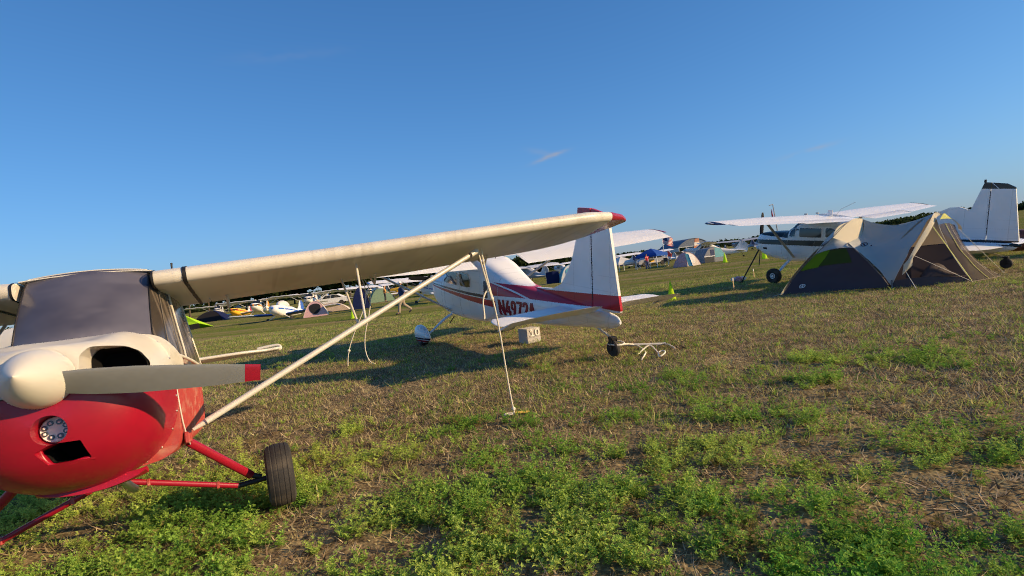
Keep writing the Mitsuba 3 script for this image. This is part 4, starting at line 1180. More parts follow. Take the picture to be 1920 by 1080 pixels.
Tn('porch_sill', wr(coons([tB + [0.03, -.03, 0.0], (9.75, 11.98, 0.0), tC], [tB + [0.06, -.02, 0.17], (9.75, 12.0, 0.20), tC + [0, 0, 0.06]], [tB + [0.03, -.03, 0.0], tB + [0.06, -.02, 0.17]], [tC, tC + [0, 0, 0.06]], 10), 0.03, 6), 'sill_cloth')
Tn('cushion', coons([(9.42, 12.4, 0.62), (9.55, 12.4, 0.50)], [(9.55, 12.6, 0.18), (9.68, 12.6, 0.16)], [(9.42, 12.4, 0.62), (9.55, 12.6, 0.18)], [(9.55, 12.4, 0.50), (9.68, 12.6, 0.16)], 5), 'sill_cloth', 0.01)
Tn('folded_net', coons([(9.95, 12.6, 0.14), (10.4, 12.55, 0.14), (10.75, 12.5, 0.14)], [(10.0, 12.75, 0.16), (10.38, 12.7, 0.46), (10.7, 12.7, 0.2)], [(9.95, 12.6, 0.14), (10.0, 12.75, 0.16)], [(10.75, 12.5, 0.14), (10.7, 12.7, 0.2)], 6), 'sill_cloth', 0.004)
net_top0, net_top1 = np.array([10.34, 12.46, 1.37]), np.array([10.74, 12.56, 1.42])
net = wr(coons([tC + [0.02, 0, 0], (tC + tD) / 2 + [0.08, -.1, 0], tD], [net_top0, (net_top0 + net_top1) / 2, net_top1 + [0.12, .05, -.1]], [tC + [0.02, 0, 0], tC * .5 + net_top0 * .5 + [0, .08, -.02], net_top0], [tD, tD * .5 + net_top1 * .5 + [-0.1, 0.05, -0.08], net_top1 + [0.12, .05, -.1]], 14), 0.05, 4, 3)
Tn('insect_net', net, 'mesh_net', 0, None, 'drooping dark insect net over the porch')
for t, r, m_ in ((0.0, 0.008, 'fly_cream'), (0.40, 0.010, 'tape_lime'), (0.66, 0.007, 'fly_cream'), (0.98, 0.008, 'sill_cloth')):
    n = net.shape[0] - 1
    add('net_seam', tube([on(net, t, s) + [0, -0.012, 0.004] for s in np.linspace(0, 1, 12)], r, 6, 0.4), m_, tent, None, 60)
add('net_seam', tube(curve([(10.20, 12.45, 1.35), (10.30, 12.15, 0.75), tC + [0, -.01, 0.02]], 12), 0.015, 6, 0.4), 'tape_lime', tent, None, 60)
Tn('arch_tape', coons([(10.38, 12.45, 1.50), (10.56, 12.5, 1.50), (10.74, 12.54, 1.48)], [(10.50, 12.5, 1.60), (10.56, 12.52, 1.63), (10.62, 12.54, 1.60)], [(10.38, 12.45, 1.50), (10.50, 12.5, 1.60)], [(10.74, 12.54, 1.48), (10.62, 12.54, 1.60)], 6), 'tape_lime', 0.003)
add('tent_pole', [tube(curve([tA, tA * .5 + tU * .5 + [0.02, 0.03, 0.06], tS1, tPk, tH], 20), 0.010, 6), tube(curve([tB + [0, 0, -.02], (tB + tT) / 2 + [0, -.02, 0.05], tT, tV], 14), 0.011, 6)], 'tent_pole', tent, None, 60)
add('tent_pole', tube([tB + [0.02, -0.03, -0.02], tB + [0.03, -0.03, 0.20]], 0.02, 8), 'tent_pole', tent, None, 60)
add('base_tape', tube(curve([tC, (tC + tD) / 2 + [0.08, -.1, 0.01], tD], 10), 0.022, 6, 0.5), 'tent_tan', tent, None, 60)
for p, q in (((9.25, 12.22, 0.42), (9.02, 11.62, 0)), ((9.50, 12.2, 0.72), (10.43, 11.78, 0.0)), ((10.98, 12.66, 1.22), (12.0, 12.66, 0.0)), ((10.98, 12.62, 0.60), (11.55, 12.3, 0.0)), (tA + [0.05, 0, .05], tA + [-0.35, -0.12, 0]), ((10.9, 12.5, .5), (10.62, 11.85, 0))):
    add('guy_line', tube([p, q], 0.006, 6), 'rope_white', tent, None, 60)
    add('tent_peg', rod(np.array(q) + [0.0, 0, 0.05], np.array(q) + [0, 0.02, -0.03], 0.006, 6), 'metal', tent, None, 60)

# ---------------------------------------------------------------- small things on the field
def twist(pts, n=28, r=0.008):
    return tube(curve(pts, n), r, 7)


k = thing('tie_down_rope', 'long pale rope from the end of the cream wing strut down to a grass peg', 'rope')
add('rope', twist([(-0.25, 5.03, 1.77), (-0.225, 5.16, 1.42), (-0.20, 5.22, 1.20), (-0.17, 5.36, 0.62), (-0.14, 5.46, 0.03)], 30, 0.0085), 'rope_white', k, None, 60)
add('rope', twist([(-0.285, 5.02, 1.77), (-0.25, 5.10, 1.50), (-0.215, 5.2, 1.28)], 14, 0.008), 'rope_white', k, None, 60)
add('loose_end', twist([(-0.21, 5.2, 1.30), (-0.245, 5.17, 1.36), (-0.285, 5.15, 1.31), (-0.305, 5.14, 1.18), (-0.31, 5.13, 1.08)], 16, 0.009), 'rope_white', k, None, 60)
add('knot', trimesh.creation.icosphere(2, 0.020).apply_translation((-0.212, 5.19, 1.27)), 'rope_white', k, None, 60)
add('knot', trimesh.creation.icosphere(2, 0.022).apply_translation((-0.142, 5.455, 0.07)), 'rope_white', k, None, 60)
add('coil', twist([(-0.14, 5.46, 0.03), (-0.20, 5.44, 0.015), (-0.25, 5.47, 0.012), (-0.20, 5.52, 0.012), (-0.12, 5.50, 0.012), (-0.17, 5.44, 0.02)], 30, 0.008), 'rope_white', k, None, 60)
flat('stake_yellow', (0.62, 0.42, 0.10), 0.7)
add('ground_peg', rod((-0.13, 5.44, 0.03), (0.02, 5.47, 0.018), 0.011, 8), 'stake_yellow', k, None, 60)
k = thing('tie_down_rope', 'two pale ropes hanging to the shadowed grass left of the white wheel cover', 'rope')
add('rope', twist([(-3.40, 10.60, 2.20), (-3.08, 10.65, 1.13), (-3.28, 10.65, 0.76), (-3.48, 10.65, 0.34), (-3.55, 10.65, 0.01)], 30, 0.010), 'rope_white', k, None, 60)
add('rope', twist([(-3.40, 10.62, 2.20), (-3.02, 10.65, 0.9), (-3.14, 10.65, 0.47), (-3.14, 10.65, 0.19), (-3.07, 10.6, 0.05), (-2.95, 10.5, 0.01)], 30, 0.010), 'rope_white', k, None, 60)
add('knot', trimesh.creation.icosphere(2, 0.030).apply_translation((-3.49, 10.65, 0.32)), 'rope_white', k, None, 60)
k = thing('rope', 'tangled white rope looped round the tail wheel of the red striped airplane', 'rope')
add('loop', twist([(1.40, 7.93, 0.22), (1.55, 7.90, 0.20), (1.62, 8.05, 0.21), (1.50, 8.16, 0.23), (1.38, 8.05, 0.22), (1.44, 7.92, 0.21)], 24, 0.012), 'rope_white', k, None, 60)
add('strand', twist([(1.58, 7.95, 0.20), (1.72, 8.2, 0.15), (1.90, 8.3, 0.08), (1.95, 8.15, 0.03), (1.90, 7.9, 0.02), (1.80, 7.65, 0.015), (1.74, 7.5, 0.012)], 40, 0.011), 'rope_white', k, None, 60)
add('strand', twist([(1.78, 7.95, 0.02), (1.92, 8.05, 0.07), (2.04, 8.1, 0.10), (2.08, 8.0, 0.05), (2.06, 7.75, 0.02), (2.03, 7.55, 0.02), (2.12, 7.62, 0.05), (2.13, 7.75, 0.06), (2.06, 7.73, 0.05)], 50, 0.012), 'rope_white', k, None, 60)
add('strand', twist([(2.33, 8.35, 0.06), (2.38, 8.2, 0.05), (2.42, 8.1, 0.01)], 14, 0.011), 'rope_white', k, None, 60)
k = thing('tow_bar', 'grey pipe tow bar lying on the grass beside the tail wheel', 'tow bar')
add('pipe', rod((1.68, 8.28, 0.13), (2.36, 8.38, 0.05), 0.019, 12), 'grey_pipe', k, None, 60)
add('cross_pin', rod((2.345, 8.30, 0.05), (2.365, 8.46, 0.055), 0.014, 10), 'grey_pipe', k, None, 60)
add('hook', tube(curve([(1.68, 8.28, 0.13), (1.60, 8.24, 0.15), (1.56, 8.12, 0.17)], 8), 0.012, 8), 'grey_pipe', k, None, 60)
# block marked 10
k = thing('block', 'pale square block marked 10, standing under the tail of the red striped airplane', 'block')
paint('block_pale', (0.42, 0.40, 0.38), 0.8, var=0.12, scale=9)
bp = place(0.37, 10.95, 0.0, math.radians(33))
add('body', box((-0.16, 0.0, 0.15), (0.34, 0.32, 0.31), 0.012), 'block_pale', k, bp)
for j in range(4):
    add('slat', box((-0.285 + 0.0835 * j, -0.168, 0.215), (0.0815, 0.014, 0.19), 0.004), 'block_pale', k, bp)
add('slat', box((-0.16, -0.166, 0.058), (0.335, 0.012, 0.11), 0.004), 'block_pale', k, bp)
flat('number_white', (0.68, 0.66, 0.61), 0.7)
flat('number_dark', (0.10, 0.09, 0.085), 0.8)
for dx, m_, off in ((-0.024, 'number_dark', -0.176), (0.0, 'number_white', -0.1785)):
    t = meshkit.text_mesh('10', 0.135, 0.002, True)
    v = t.vertices
    t.vertices = np.stack([v[:, 0] * 1.1 - 0.275 + dx, off - v[:, 2], v[:, 1] + 0.145 - 0.006 * (m_ == 'number_dark')], 1)
    add('digits', t, m_, k, bp, False, 'white number 10')


def cone(x, y, h, label, lean=0.0):
    k = thing('marker_cone', label, 'cone', 'lime marker cones on the grass' if False else None)
    p = place(x, y, 0, 0.5)
    add('body', lathe([(0.125 * h / 0.58, 0.012), (0.120 * h / 0.58, 0.03), (0.012, h - 0.01), (0.006, h), (0, h)], 'z', 20), 'lime', k, p, 50)
    add('base', box((0, 0, 0.008), (0.27 * h / 0.58, 0.27 * h / 0.58, 0.018), 0.006), 'lime', k, p)


cone(5.03, 16.55, 0.62, 'tall lime cone just behind the tailplane of the red striped airplane')
cone(-9.26, 29.74, 0.62, 'lime cone seen between the thin struts under the cream wing')
cone(19.5, 47.1, 0.95, 'lime cone beside the blue tent with the aqua window')
cone(21.6, 44.05, 1.05, 'lime cone beyond the nose of the green striped airplane')


def stake(x, y, h, label):
    k = thing('wooden_stake', label, 'stake')
    add('post', box((0, 0, h / 2 - 0.02), (0.045, 0.022, h), 0.004), 'wood', k, place(x, y, 0, 0.3))
    add('tip', box((0, 0, h - 0.045), (0.049, 0.026, 0.10), 0.004), 'number_white', k, place(x, y, 0, 0.3))


stake(7.26, 17.09, 0.42, 'pale wooden stake in the wing shadow left of the green striped airplane')
stake(10.42, 22.35, 0.36, 'short wooden stake just left of the big black wheel')
k = thing('tow_bar', 'thin black bar sloping from the nose of the green striped airplane to the ground', 'tow bar')
add('bar', rod((9.56, 19.75, 1.28), (8.86, 20.1, 0.02), 0.026, 10), 'black', k, None, 60)
add('knob', trimesh.creation.icosphere(2, 0.075).apply_translation((9.50, 19.75, 1.27)), 'white_paint', k, None, 60)
add('foot', box((8.84, 20.1, 0.03), (0.16, 0.12, 0.05), 0.01), 'black', k)
k = thing('bundle', 'small pink and white bundle in the straw by the foot of the black tow bar', 'bundle')
flat('pink_cloth', (0.62, 0.30, 0.34), 0.8)
for i, (dx, dy, r, m_) in enumerate(((0, 0, 0.14, 'pink_cloth'), (0.2, 0.05, 0.11, 'number_white'), (-0.15, 0.12, 0.10, 'number_white'))):
    s = trimesh.creation.icosphere(3, r)
    s.vertices *= [1.2, 0.9, 0.8]
    s.vertices += (meshkit.fbm(s.vertices * 9 + i, 3, i)[:, None] - 0.5) * 0.10
    add('cloth', s.apply_translation((9.25 + dx, 21.2 + dy, 0.09)), m_, k, None, 60)

# ---------------------------------------------------------------- the crowd of parked airplanes, tents and people behind
PAL = {'white': (0.72, 0.72, 0.72), 'blue': (0.04, 0.11, 0.42), 'red': (0.45, 0.02, 0.03), 'yellow': (0.75, 0.42, 0.03), 'silver': (0.50, 0.51, 0.53), 'cream': (0.72, 0.65, 0.48), 'grey': (0.30, 0.31, 0.34),
       'navy': (0.02, 0.03, 0.10), 'orange': (0.72, 0.26, 0.03), 'green': (0.06, 0.20, 0.09), 'tan': (0.50, 0.40, 0.30), 'pink': (0.62, 0.40, 0.42), 'aqua': (0.16, 0.45, 0.55), 'sage': (0.22, 0.32, 0.22), 'brown': (0.16, 0.05, 0.03),
       'pale': (0.66, 0.60, 0.55), 'charcoal': (0.03, 0.03, 0.035), 'denim': (0.03, 0.05, 0.14), 'khaki': (0.30, 0.25, 0.19), 'lightblue': (0.25, 0.33, 0.62)}
for q, c_ in PAL.items():
    flat('far_' + q, c_, 0.35 if q not in ('khaki', 'denim') else 0.85)
for q in ('pink', 'tan', 'aqua', 'sage', 'navy', 'white', 'pale', 'blue', 'grey', 'charcoal', 'lightblue'):
    cloth('tent_' + q, PAL[q], 0.5)
cloth('tent_lime', (0.42, 0.72, 0.04), 0.6)


def parked(x, y, aft, label, body='white', wings='white', trim='red', high=True, s=1.0, group=None, prop=True, cover=None, wing_in=None, pitch=9.0, category='airplane'):
    """A parked light airplane far behind; aft: degrees, the direction of its tail."""
    z = (1.45 if high else 1.15) * s
    P = airframe(x, y, z, math.radians(aft), math.radians(pitch), 0.0, s)
    k = thing('airplane', label, category, group)

    def B(name, m, mat, parent=None, smooth=40):
        return add(name, m, mat, parent or k, P, smooth)
    st = [(.2, .14, -.16, .14, 2), (.3, .24, -.36, .36, 2.6), (.9, .32, -.55, .46, 3), (1.4, .36, -.62, .50, 3)] + ([(1.9, .80, -.62, .50, 3.6), (3.0, .78, -.52, .46, 3.4)] if high else [(1.9, .42, -.60, .48, 3), (3.0, .42, -.5, .42, 3)]) + [(3.9, .46, -.4, .32, 2.6), (5.4, .32, -.16, .17, 2.3), (6.7, .26, .06, .04, 2)]
    H = Hull(st)
    f = B('fuselage', H.mesh(n=20, k=24), 'far_' + body)
    B('stripe', H.patch([(0.5, -0.10), (6.2, 0.16), (6.2, 0.24), (0.5, 0.03)], 0.003, 0.006, 1, 0.9), 'far_' + trim, f, False)
    B('stripe', H.patch([(0.5, -0.10), (6.2, 0.16), (6.2, 0.24), (0.5, 0.03)], 0.003, 0.006, -1, 0.9), 'far_' + trim, f, False)
    if high:
        for sg in (1, -1):
            B('side_window', H.patch(soft([(1.75, .18), (2.9, .2), (2.85, .55), (1.95, .58)], .05), 0.003, 0.006, sg, 0.9), 'glass_dark', f)
        B('windshield', sheet([[(1.42 + 0.40 * u - 0.02, 0.46 * t * (1 - .1 * u), 0.40 + 0.38 * u - 0.06 * t * t) for u in np.linspace(0, 1, 4)] for t in np.linspace(-1, 1, 7)], 0.01), 'glass_dark', f)
    elif cover:
        c = trimesh.creation.icosphere(2, 1.0)
        c.vertices = c.vertices * [0.95, 0.44, 0.46] + [2.3, 0, 0.40]
        B('canopy_cover', c, cover, f)
    else:
        c = trimesh.creation.icosphere(2, 1.0)
        c.vertices = c.vertices * [0.85, 0.38, 0.40] + [2.3, 0, 0.38]
        B('canopy', c, 'glass_dark', f)
    zw = 0.80 if high else -0.42
    dih = 0.03 if high else 0.07
    for sg in (1, -1):
        fl = (lambda m: m) if sg > 0 else mirror
        S = np.array([1, sg, 1])
        secs = [(yy, 1.75 + 0.10 * max(0, yy - 2.6) / 2.4, 3.25 - 0.25 * max(0, yy - 2.6) / 2.4, zw + dih * yy, zw + dih * yy) for yy in (0.2, 1.4, 2.6, 4.6)] + [(4.85, 2.05, 2.95, zw + dih * 4.85, zw + dih * 4.85)]
        w = B('wing', fl(wing(secs, 0.13, 1.1, 0.6, 18)), 'far_' + wings)
        if wing_in:
            B('wing_root', fl(wing([(yy, 1.745, 3.255, zw + dih * yy, zw + dih * yy, 1.04) for yy in (0.15, 1.3, 2.4)], 0.13, 1.1, 0.6, 18)), 'far_' + wing_in, w)
        B('wing_tip', fl(wing([(4.86, 2.05, 2.95, zw + dih * 4.86, zw + dih * 4.86), (5.0, 2.3, 2.8, zw + dih * 5, zw + dih * 5)], 0.12, 1, .6, 14)), 'far_' + trim, w)
        if high:
            B('lift_strut', strut(np.array([1.8, .46, -.42]) * S, np.array([2.2, 2.5, zw + dih * 2.5 - .03]) * S, 0.10, 0.05), 'far_' + body)
        B('stabilizer', fl(wing([(0.03, 5.55, 6.5, .24, .24), (1.2, 5.8, 6.45, .24, .24), (1.4, 5.95, 6.35, .24, .24)], 0.07, 1, 1, 12)), 'far_' + wings)
        c = np.array([1.55, 1.05, -1.22 if high else -0.92])
        g = B('gear_leg', tube([np.array([1.6, .38, -.5]) * S, c * S], [0.05, 0.03], 8), 'far_' + body)
        wh = B('wheel', lathe([(0, -.07), (.12, -.08), (.19, -.07), (.21, 0), (.19, .07), (.12, .08), (0, .07)], 'y', 16, c * S), 'rubber', g)
    fp = soft([(5.0, .2), (5.55, .55), (5.95, 1.25), (6.35, 1.28), (6.75, .95), (6.8, .2)], .06)
    m = trimesh.creation.extrude_polygon(fp, 0.06)
    fn = B('fin', outward(trimesh.Trimesh(np.stack([m.vertices[:, 0], m.vertices[:, 2] - .03, m.vertices[:, 1]], 1), m.faces, process=False)), 'far_' + wings, None, False)
    fp2 = soft([(6.02, .45), (6.0, 1.26), (6.36, 1.27), (6.76, .94), (6.79, .45)], .04)
    m = trimesh.creation.extrude_polygon(fp2, 0.068)
    B('rudder', outward(trimesh.Trimesh(np.stack([m.vertices[:, 0], m.vertices[:, 2] - .034, m.vertices[:, 1]], 1), m.faces, process=False)), 'far_' + trim, fn, False)
    B('tail_wheel', lathe([(0, -.03), (.09, -.03), (.10, 0), (.09, .03), (0, .03)], 'y', 12, (6.4, 0, -.34)), 'rubber')
    B('tail_spring', rod((6.1, 0, .1), (6.4, 0, -.32), 0.02, 6), 'black')
    B('spinner', lathe([(0, 0), (.07, .06), (.12, .2), (0, .21)], 'x', 14), 'far_' + trim)
    if prop:
        B('propeller', box((0.15, 0, 0), (0.04, 1.75, 0.12), 0.015), 'black')
    return k, P


def dome(x, y, yaw, w, d, h, cols, label, door=None):
    """A dome tent of four curved panels with poles and a door."""
    k = thing('tent', label, 'tent')
    p = place(x, y, 0, yaw)

    def pt(u, v):                                    # u, v in -1..1 over the square footprint
        r = max(abs(u), abs(v))
        q = math.sqrt(u * u + v * v) / max(r, 1e-6)
        zz = h * (1 - r ** 2.2) ** 0.9 if r < 1 else 0.0
        f = 1.0
        return np.array([u * w / 2 * f, v * d / 2 * f, zz])
    n = 10
    for j, (name, fn) in enumerate((('front_panel', lambda s, r: pt(s * r, -r)), ('side_panel', lambda s, r: pt(r, s * r)), ('rear_panel', lambda s, r: pt(-s * r, r)), ('side_panel', lambda s, r: pt(-r, -s * r)))):
        g = np.array([[fn(s, r) for r in np.linspace(0.0, 1, n)] for s in np.linspace(-1, 1, n)])
        f = add(name, sheet(g), cols[j % len(cols)], k, p, 60)
        if j == 0 and door:
            gd = np.array([[pt(0.50 * a_ * 0.93, -(0.93 - 0.42 * b_)) + [0, -0.03, 0.02] for b_ in np.linspace(0, 1, 6)] for a_ in np.linspace(-1, 1, 8)])
            rd = np.array([[pt((0.48 * math.cos(t)) * rr, -(0.70 + 0.24 * math.sin(t) * rr)) + [0, -0.035, 0.02] for rr in np.linspace(0.02, 1, 5)] for t in np.linspace(0, 2 * math.pi, 20)])
            add('door', sheet(rd), door, f, p, 60)
    for a_, b_ in ((1, 1), (1, -1)):
        add('tent_pole', tube([p(np.array([pt(a_ * t, b_ * t) * 1.01 + [0, 0, 0.008]]))[0] for t in np.linspace(-0.999, 0.999, 25)], 0.016, 6), cols[-1], k, None, 60)
    return k, p


def person(x, y, yaw, shirt, legs, hat, label, h=1.76, stride=0.34):
    near_ = y < 40
    k = thing('person', label, 'person')
    p = place(x, y, 0, yaw, h / 1.76)
    s = stride
    J = {'pel': (0, 0, .95, .125), 'hl': (0, .09, .92, .10), 'hr': (0, -.09, .92, .10), 'kl': (s * .62, .10, .50, .062), 'kr': (-s * .25, -.10, .50, .062), 'al': (s * .80, .10, .10, .045), 'ar': (-s * 1.25, -.10, .20, .045),
         'tl': (s * .80 + .16, .11, .035, .032), 'tr': (-s * 1.25 + .07, -.11, .06, .032), 'ch': (.02, 0, 1.28, .135), 'cl': (.01, .10, 1.34, .10), 'cr': (.01, -.10, 1.34, .10), 'nk': (.02, 0, 1.48, .058), 'hd': (.045, 0, 1.64, .092), 'jaw': (.075, 0, 1.575, .06),
         'nose': (.140, 0, 1.62, .014), 'el': (.04, .098, 1.625, .02), 'er': (.04, -.098, 1.625, .02), 'sl': (0, .19, 1.39, .062), 'sr': (0, -.19, 1.39, .062), 'bl': (-.10, .25, 1.12, .047), 'br': (.08, -.25, 1.12, .047),
         'wl': (.04, .26, .90, .033), 'wr': (.28, -.22, 1.02, .033), 'pl': (.07, .26, .83, .03), 'pr': (.35, -.20, 1.01, .03)}
    bones = [('pel', 'hl', 'hr', 'ch'), ('ch', 'cl', 'cr'), ('ch', 'nk'), ('nk', 'hd'), ('hd', 'jaw'), ('jaw', 'nose'), ('hd', 'el'), ('hd', 'er'), ('hl', 'kl'), ('kl', 'al'), ('al', 'tl'), ('hr', 'kr'), ('kr', 'ar'), ('ar', 'tr'), ('cl', 'sl'), ('cr', 'sr'), ('sl', 'bl'), ('sr', 'br'), ('bl', 'wl'), ('br', 'wr'), ('wl', 'pl'), ('wr', 'pr')]
    for q, (c, d) in {'l': ((.07, .26, .83), (.03, 0, -.085)), 'r': ((.35, -.20, 1.01), (.085, .01, -.02))}.items():
        c, d = np.array(c), np.array(d)
        e = np.array([0.02, 0, 0]) if q == 'l' else np.array([0, 0, 0.02])
        for i in range(4):
            J[f'{q}{i}'] = (*(c + e * (i - 1.5) * 0.9 + d * 0.3), .011)
            J[f'{q}{i}t'] = (*(c + e * (i - 1.5) * 1.1 + d * (1.0 - 0.08 * abs(i - 1.2))), .009)
            bones.append((f'{q}{i}', f'{q}{i}t'))
        J[q + 'h0'], J[q + 'h1'] = (*(c + e * 1.4), .012), (*(c + e * 2.6 + d * .45), .010)
        bones.append((q + 'h0', q + 'h1'))
    b = add('body', body(J, bones, 0.03 if near_ else 0.09, 4), 'skin', k, p, True)
    g = lambda j, e: J[j][:3] + (J[j][3] + e,)
    C = {j: g(j, .016) for j in J}
    C['hem'] = (0, 0, .93, .150)
    C['hemL'], C['hemR'] = (.0, .07, .93, .125), (.0, -.07, .93, .125)
    C['em'], C['en'] = (-.08, .25, 1.16, .062), (.065, -.25, 1.16, .062)
    add('shirt', body(C, [('hemL', 'hemR', 'ch'), ('ch', 'cl', 'cr'), ('cl', 'sl'), ('cr', 'sr'), ('sl', 'em'), ('sr', 'en')], 0.04 if near_ else 0.12, 6), shirt, k, p, True)
    C2 = {j: g(j, .018) for j in J}
    C2['cl_'], C2['cr_'] = (s * .79, .10, .13, .066), (-s * 1.22, -.10, .23, .066)
    add('trousers', body(C2, [('pel', 'hl', 'hr'), ('hl', 'kl'), ('kl', 'cl_'), ('hr', 'kr'), ('kr', 'cr_')], 0.04 if near_ else 0.12, 6), legs, k, p, True)
    add('shoe', body({'a': (s * .78, .10, .06, .05), 'b': (s * .8 + .17, .11, .04, .042)}, [('a', 'b')], 0.05, 2), 'far_charcoal', k, p, True)
    add('shoe', body({'a': (-s * 1.26, -.10, .15, .05), 'b': (-s * 1.25 + .09, -.11, .05, .042)}, [('a', 'b')], 0.05, 2), 'far_charcoal', k, p, True)
    if hat:
        add('hat', lathe([(0, 1.765), (.07, 1.76), (.095, 1.72), (.100, 1.685), (.155, 1.675), (.15, 1.668), (.09, 1.672), (0, 1.675)], 'z', 18, (.04, 0, 0)), hat, k, p, 50)
    else:
        add('hair', body({'a': (.02, 0, 1.675, .085), 'b': (-.01, 0, 1.63, .08)}, [('a', 'b')], 0.04, 2), 'far_brown', k, p, True)
    return k


# left group, seen under the cream wing
parked(-18.9, 40.6, 90, 'blue and white low-wing airplane with a white canopy cover, beside the pink tent', 'white', 'white', 'blue', False, 0.92, None, False, 'far_pale', 'blue')
dome(-15.3, 40.2, 0.30, 1.75, 1.7, 1.15, ['tent_pink', 'tent_pale'], 'pink dome tent with a round dark door', 'tent_charcoal')
dome(-16.6, 47.0, 0.25, 3.4, 2.0, 0.75, ['tent_tan', 'tent_pale'], 'low tan tent behind the pink dome tent')
parked(-17.5, 66.0, -60, 'white high-wing airplane in front of the dark trees, seen between the thin cream struts', trim='charcoal')
dome(-15.2, 60.0, 0.4, 2.8, 2.6, 1.5, ['tent_sage'], 'round sage green tent behind the thin cream struts')
dome(-13.0, 44.6, 0.2, 1.5, 1.5, 1.8, ['tent_navy', 'tent_charcoal'], 'narrow dark tent to the right of the sage green tent')
parked(-7.4, 43.0, -62, 'white high-wing airplane behind the walking person in a dark shirt', trim='blue')
parked(-19.6, 93.0, 170, 'yellow airplane far off beyond the row of struts', 'yellow', 'yellow', 'yellow', False, 1.0)
parked(-10.6, 79.0, -50, 'white airplane far off behind the nose of the red striped airplane', trim='navy')
parked(-31.0, 62.0, 100, 'white high-wing airplane with orange trim left of the blue and white one', 'white', 'white', 'orange', True)
parked(-38.0, 70.0, 95, 'yellow low-wing airplane near the dark grey tent', 'yellow', 'white', 'red', False)
parked(-24.5, 62.0, 100, 'white high-wing airplane behind the blue and white low-wing one', trim='grey')
parked(-48.0, 84.0, 110, 'white and silver airplane behind the lime green tent', 'silver', 'white', 'grey')
parked(-35.0, 92.0, 120, 'white high-wing airplane at the back of the row under the cream wing', 'white', 'white', 'red')
parked(-27.5, 95.0, 115, 'white airplane with navy trim at the back of the row under the cream wing', 'white', 'white', 'navy')
k = thing('tent', 'lime green and black wedge-shaped tent at the left end of the row', 'tent')
LT = [np.array(q) for q in ((-29.6, 44.3, 1.05), (-28.27, 44.3, 1.43), (-26.75, 44.0, 0.50), (-28.05, 43.6, 0.40), (-29.2, 43.7, 0.02), (-28.1, 43.5, 0.02), (-26.7, 44.1, 0.02), (-29.8, 46.0, 0.0), (-26.9, 46.4, 0.0))]
for nm, g, m_ in (('lime_panel', [[LT[0], LT[1]], [LT[3], LT[2]]], 'tent_lime'), ('dark_panel', [[LT[0], LT[3]], [LT[4], LT[5]]], 'tent_charcoal'), ('dark_panel', [[LT[3], LT[2]], [LT[5], LT[6]]], 'tent_charcoal'), ('back_panel', [[LT[1], LT[2]], [LT[7], LT[8]]], 'tent_lime')):
    add(nm, sheet(np.array(g, float), 0.01), m_, k, None, False)
add('trim', rod(LT[4] + [0, -.03, .42], LT[5] + [0, -.03, .12], 0.03), 'white_paint', k)
dome(-38.6, 66.6, 0.1, 3.6, 2.6, 1.3, ['tent_charcoal', 'tent_navy'], 'low charcoal dome tent just right of the lime green tent')
parked(-55.0, 58.0, 75, 'white airplane with red trim glimpsed left of the smoky windshield', 'white', 'white', 'red', False, 1.3)
dome(-59.5, 62.0, 0.2, 6.0, 3.0, 2.2, ['tent_white'], 'white dome tent at the far left edge')
person(-5.95, 28.0, math.radians(205), 'far_denim', 'far_khaki', 'far_white', 'person walking in a white hat, dark blue shirt and khaki trousers')
person(-13.7, 56.0, math.radians(20), 'far_orange', 'far_charcoal', None, 'person in an orange shirt standing far off on the grass', 1.74, 0.05)
for args in ((-33.0, 84.0, 80, 'white high-wing airplane with blue tip, third from left under the cream wing', 'white', 'white', 'blue'), (-15.0, 88.0, -60, 'white low airplane with red trim far behind the sage tent', 'white', 'white', 'red', False),
             (-20.5, 75.0, 100, 'pale cream airplane just right of the pink dome tent', 'cream', 'cream', 'red'), (-11.0, 66.0, -65, 'white airplane with green tail, left of the walking person', 'white', 'white', 'green'),
             (-24.0, 84.0, 95, 'silver low-wing airplane far off above the pink dome tent', 'silver', 'silver', 'navy', False), (1.5, 76.0, -60, 'white airplane beyond the navy windbreak', 'white', 'white', 'red'),
             (8.0, 92.0, -70, 'white airplane with blue trim, far beyond the aqua topped tent', 'white', 'white', 'blue'), (21.0, 84.0, -60, 'white airplane with red tail left of the flag', 'white', 'white', 'red'), (27.0, 96.0, -75, 'pale airplane far behind the blue canopy', 'cream', 'white', 'grey', False)):
    parked(*args)


def car(x, y, yaw, col, label):
    k = thing('parked_car', label, 'car')
    p = place(x, y, 0, yaw)
    prof = Polygon([(-2.2, .35), (-2.25, .75), (-1.9, .95), (-1.3, 1.0), (-.75, 1.48), (.9, 1.50), (1.75, 1.05), (2.2, .95), (2.28, .4)]).buffer(-.06).buffer(.06)
    m = trimesh.creation.extrude_polygon(prof, 1.7)
    b = add('body', trimesh.Trimesh(np.stack([m.vertices[:, 0], .85 - m.vertices[:, 2], m.vertices[:, 1]], 1), m.faces), col, k, p, 25)
    for sy in (-.856, .856):
        for q in ([(-1.12, 1.02), (-.70, 1.42), (0, 1.44), (0, 1.02)], [(.06, 1.02), (.06, 1.44), (.85, 1.44), (1.5, 1.04)]):
            w = trimesh.creation.extrude_polygon(Polygon(q), .012)
            add('side_window', trimesh.Trimesh(np.stack([w.vertices[:, 0], sy - w.vertices[:, 2] + .006, w.vertices[:, 1]], 1), w.faces), 'glass_dark', b, p, False)
        for sx in (-1.4, 1.4):
            wl = add('wheel', lathe([(0, -.09), (.2, -.1), (.2, .1), (0, .09)], 'y', 16, (sx, sy * .93, .33)), 'metal', k, p)
            add('tyre', lathe([(.2, -.1), (.31, -.1), (.33, 0), (.31, .1), (.2, .1)], 'y', 18, (sx, sy * .93, .33)), 'rubber', wl, p)


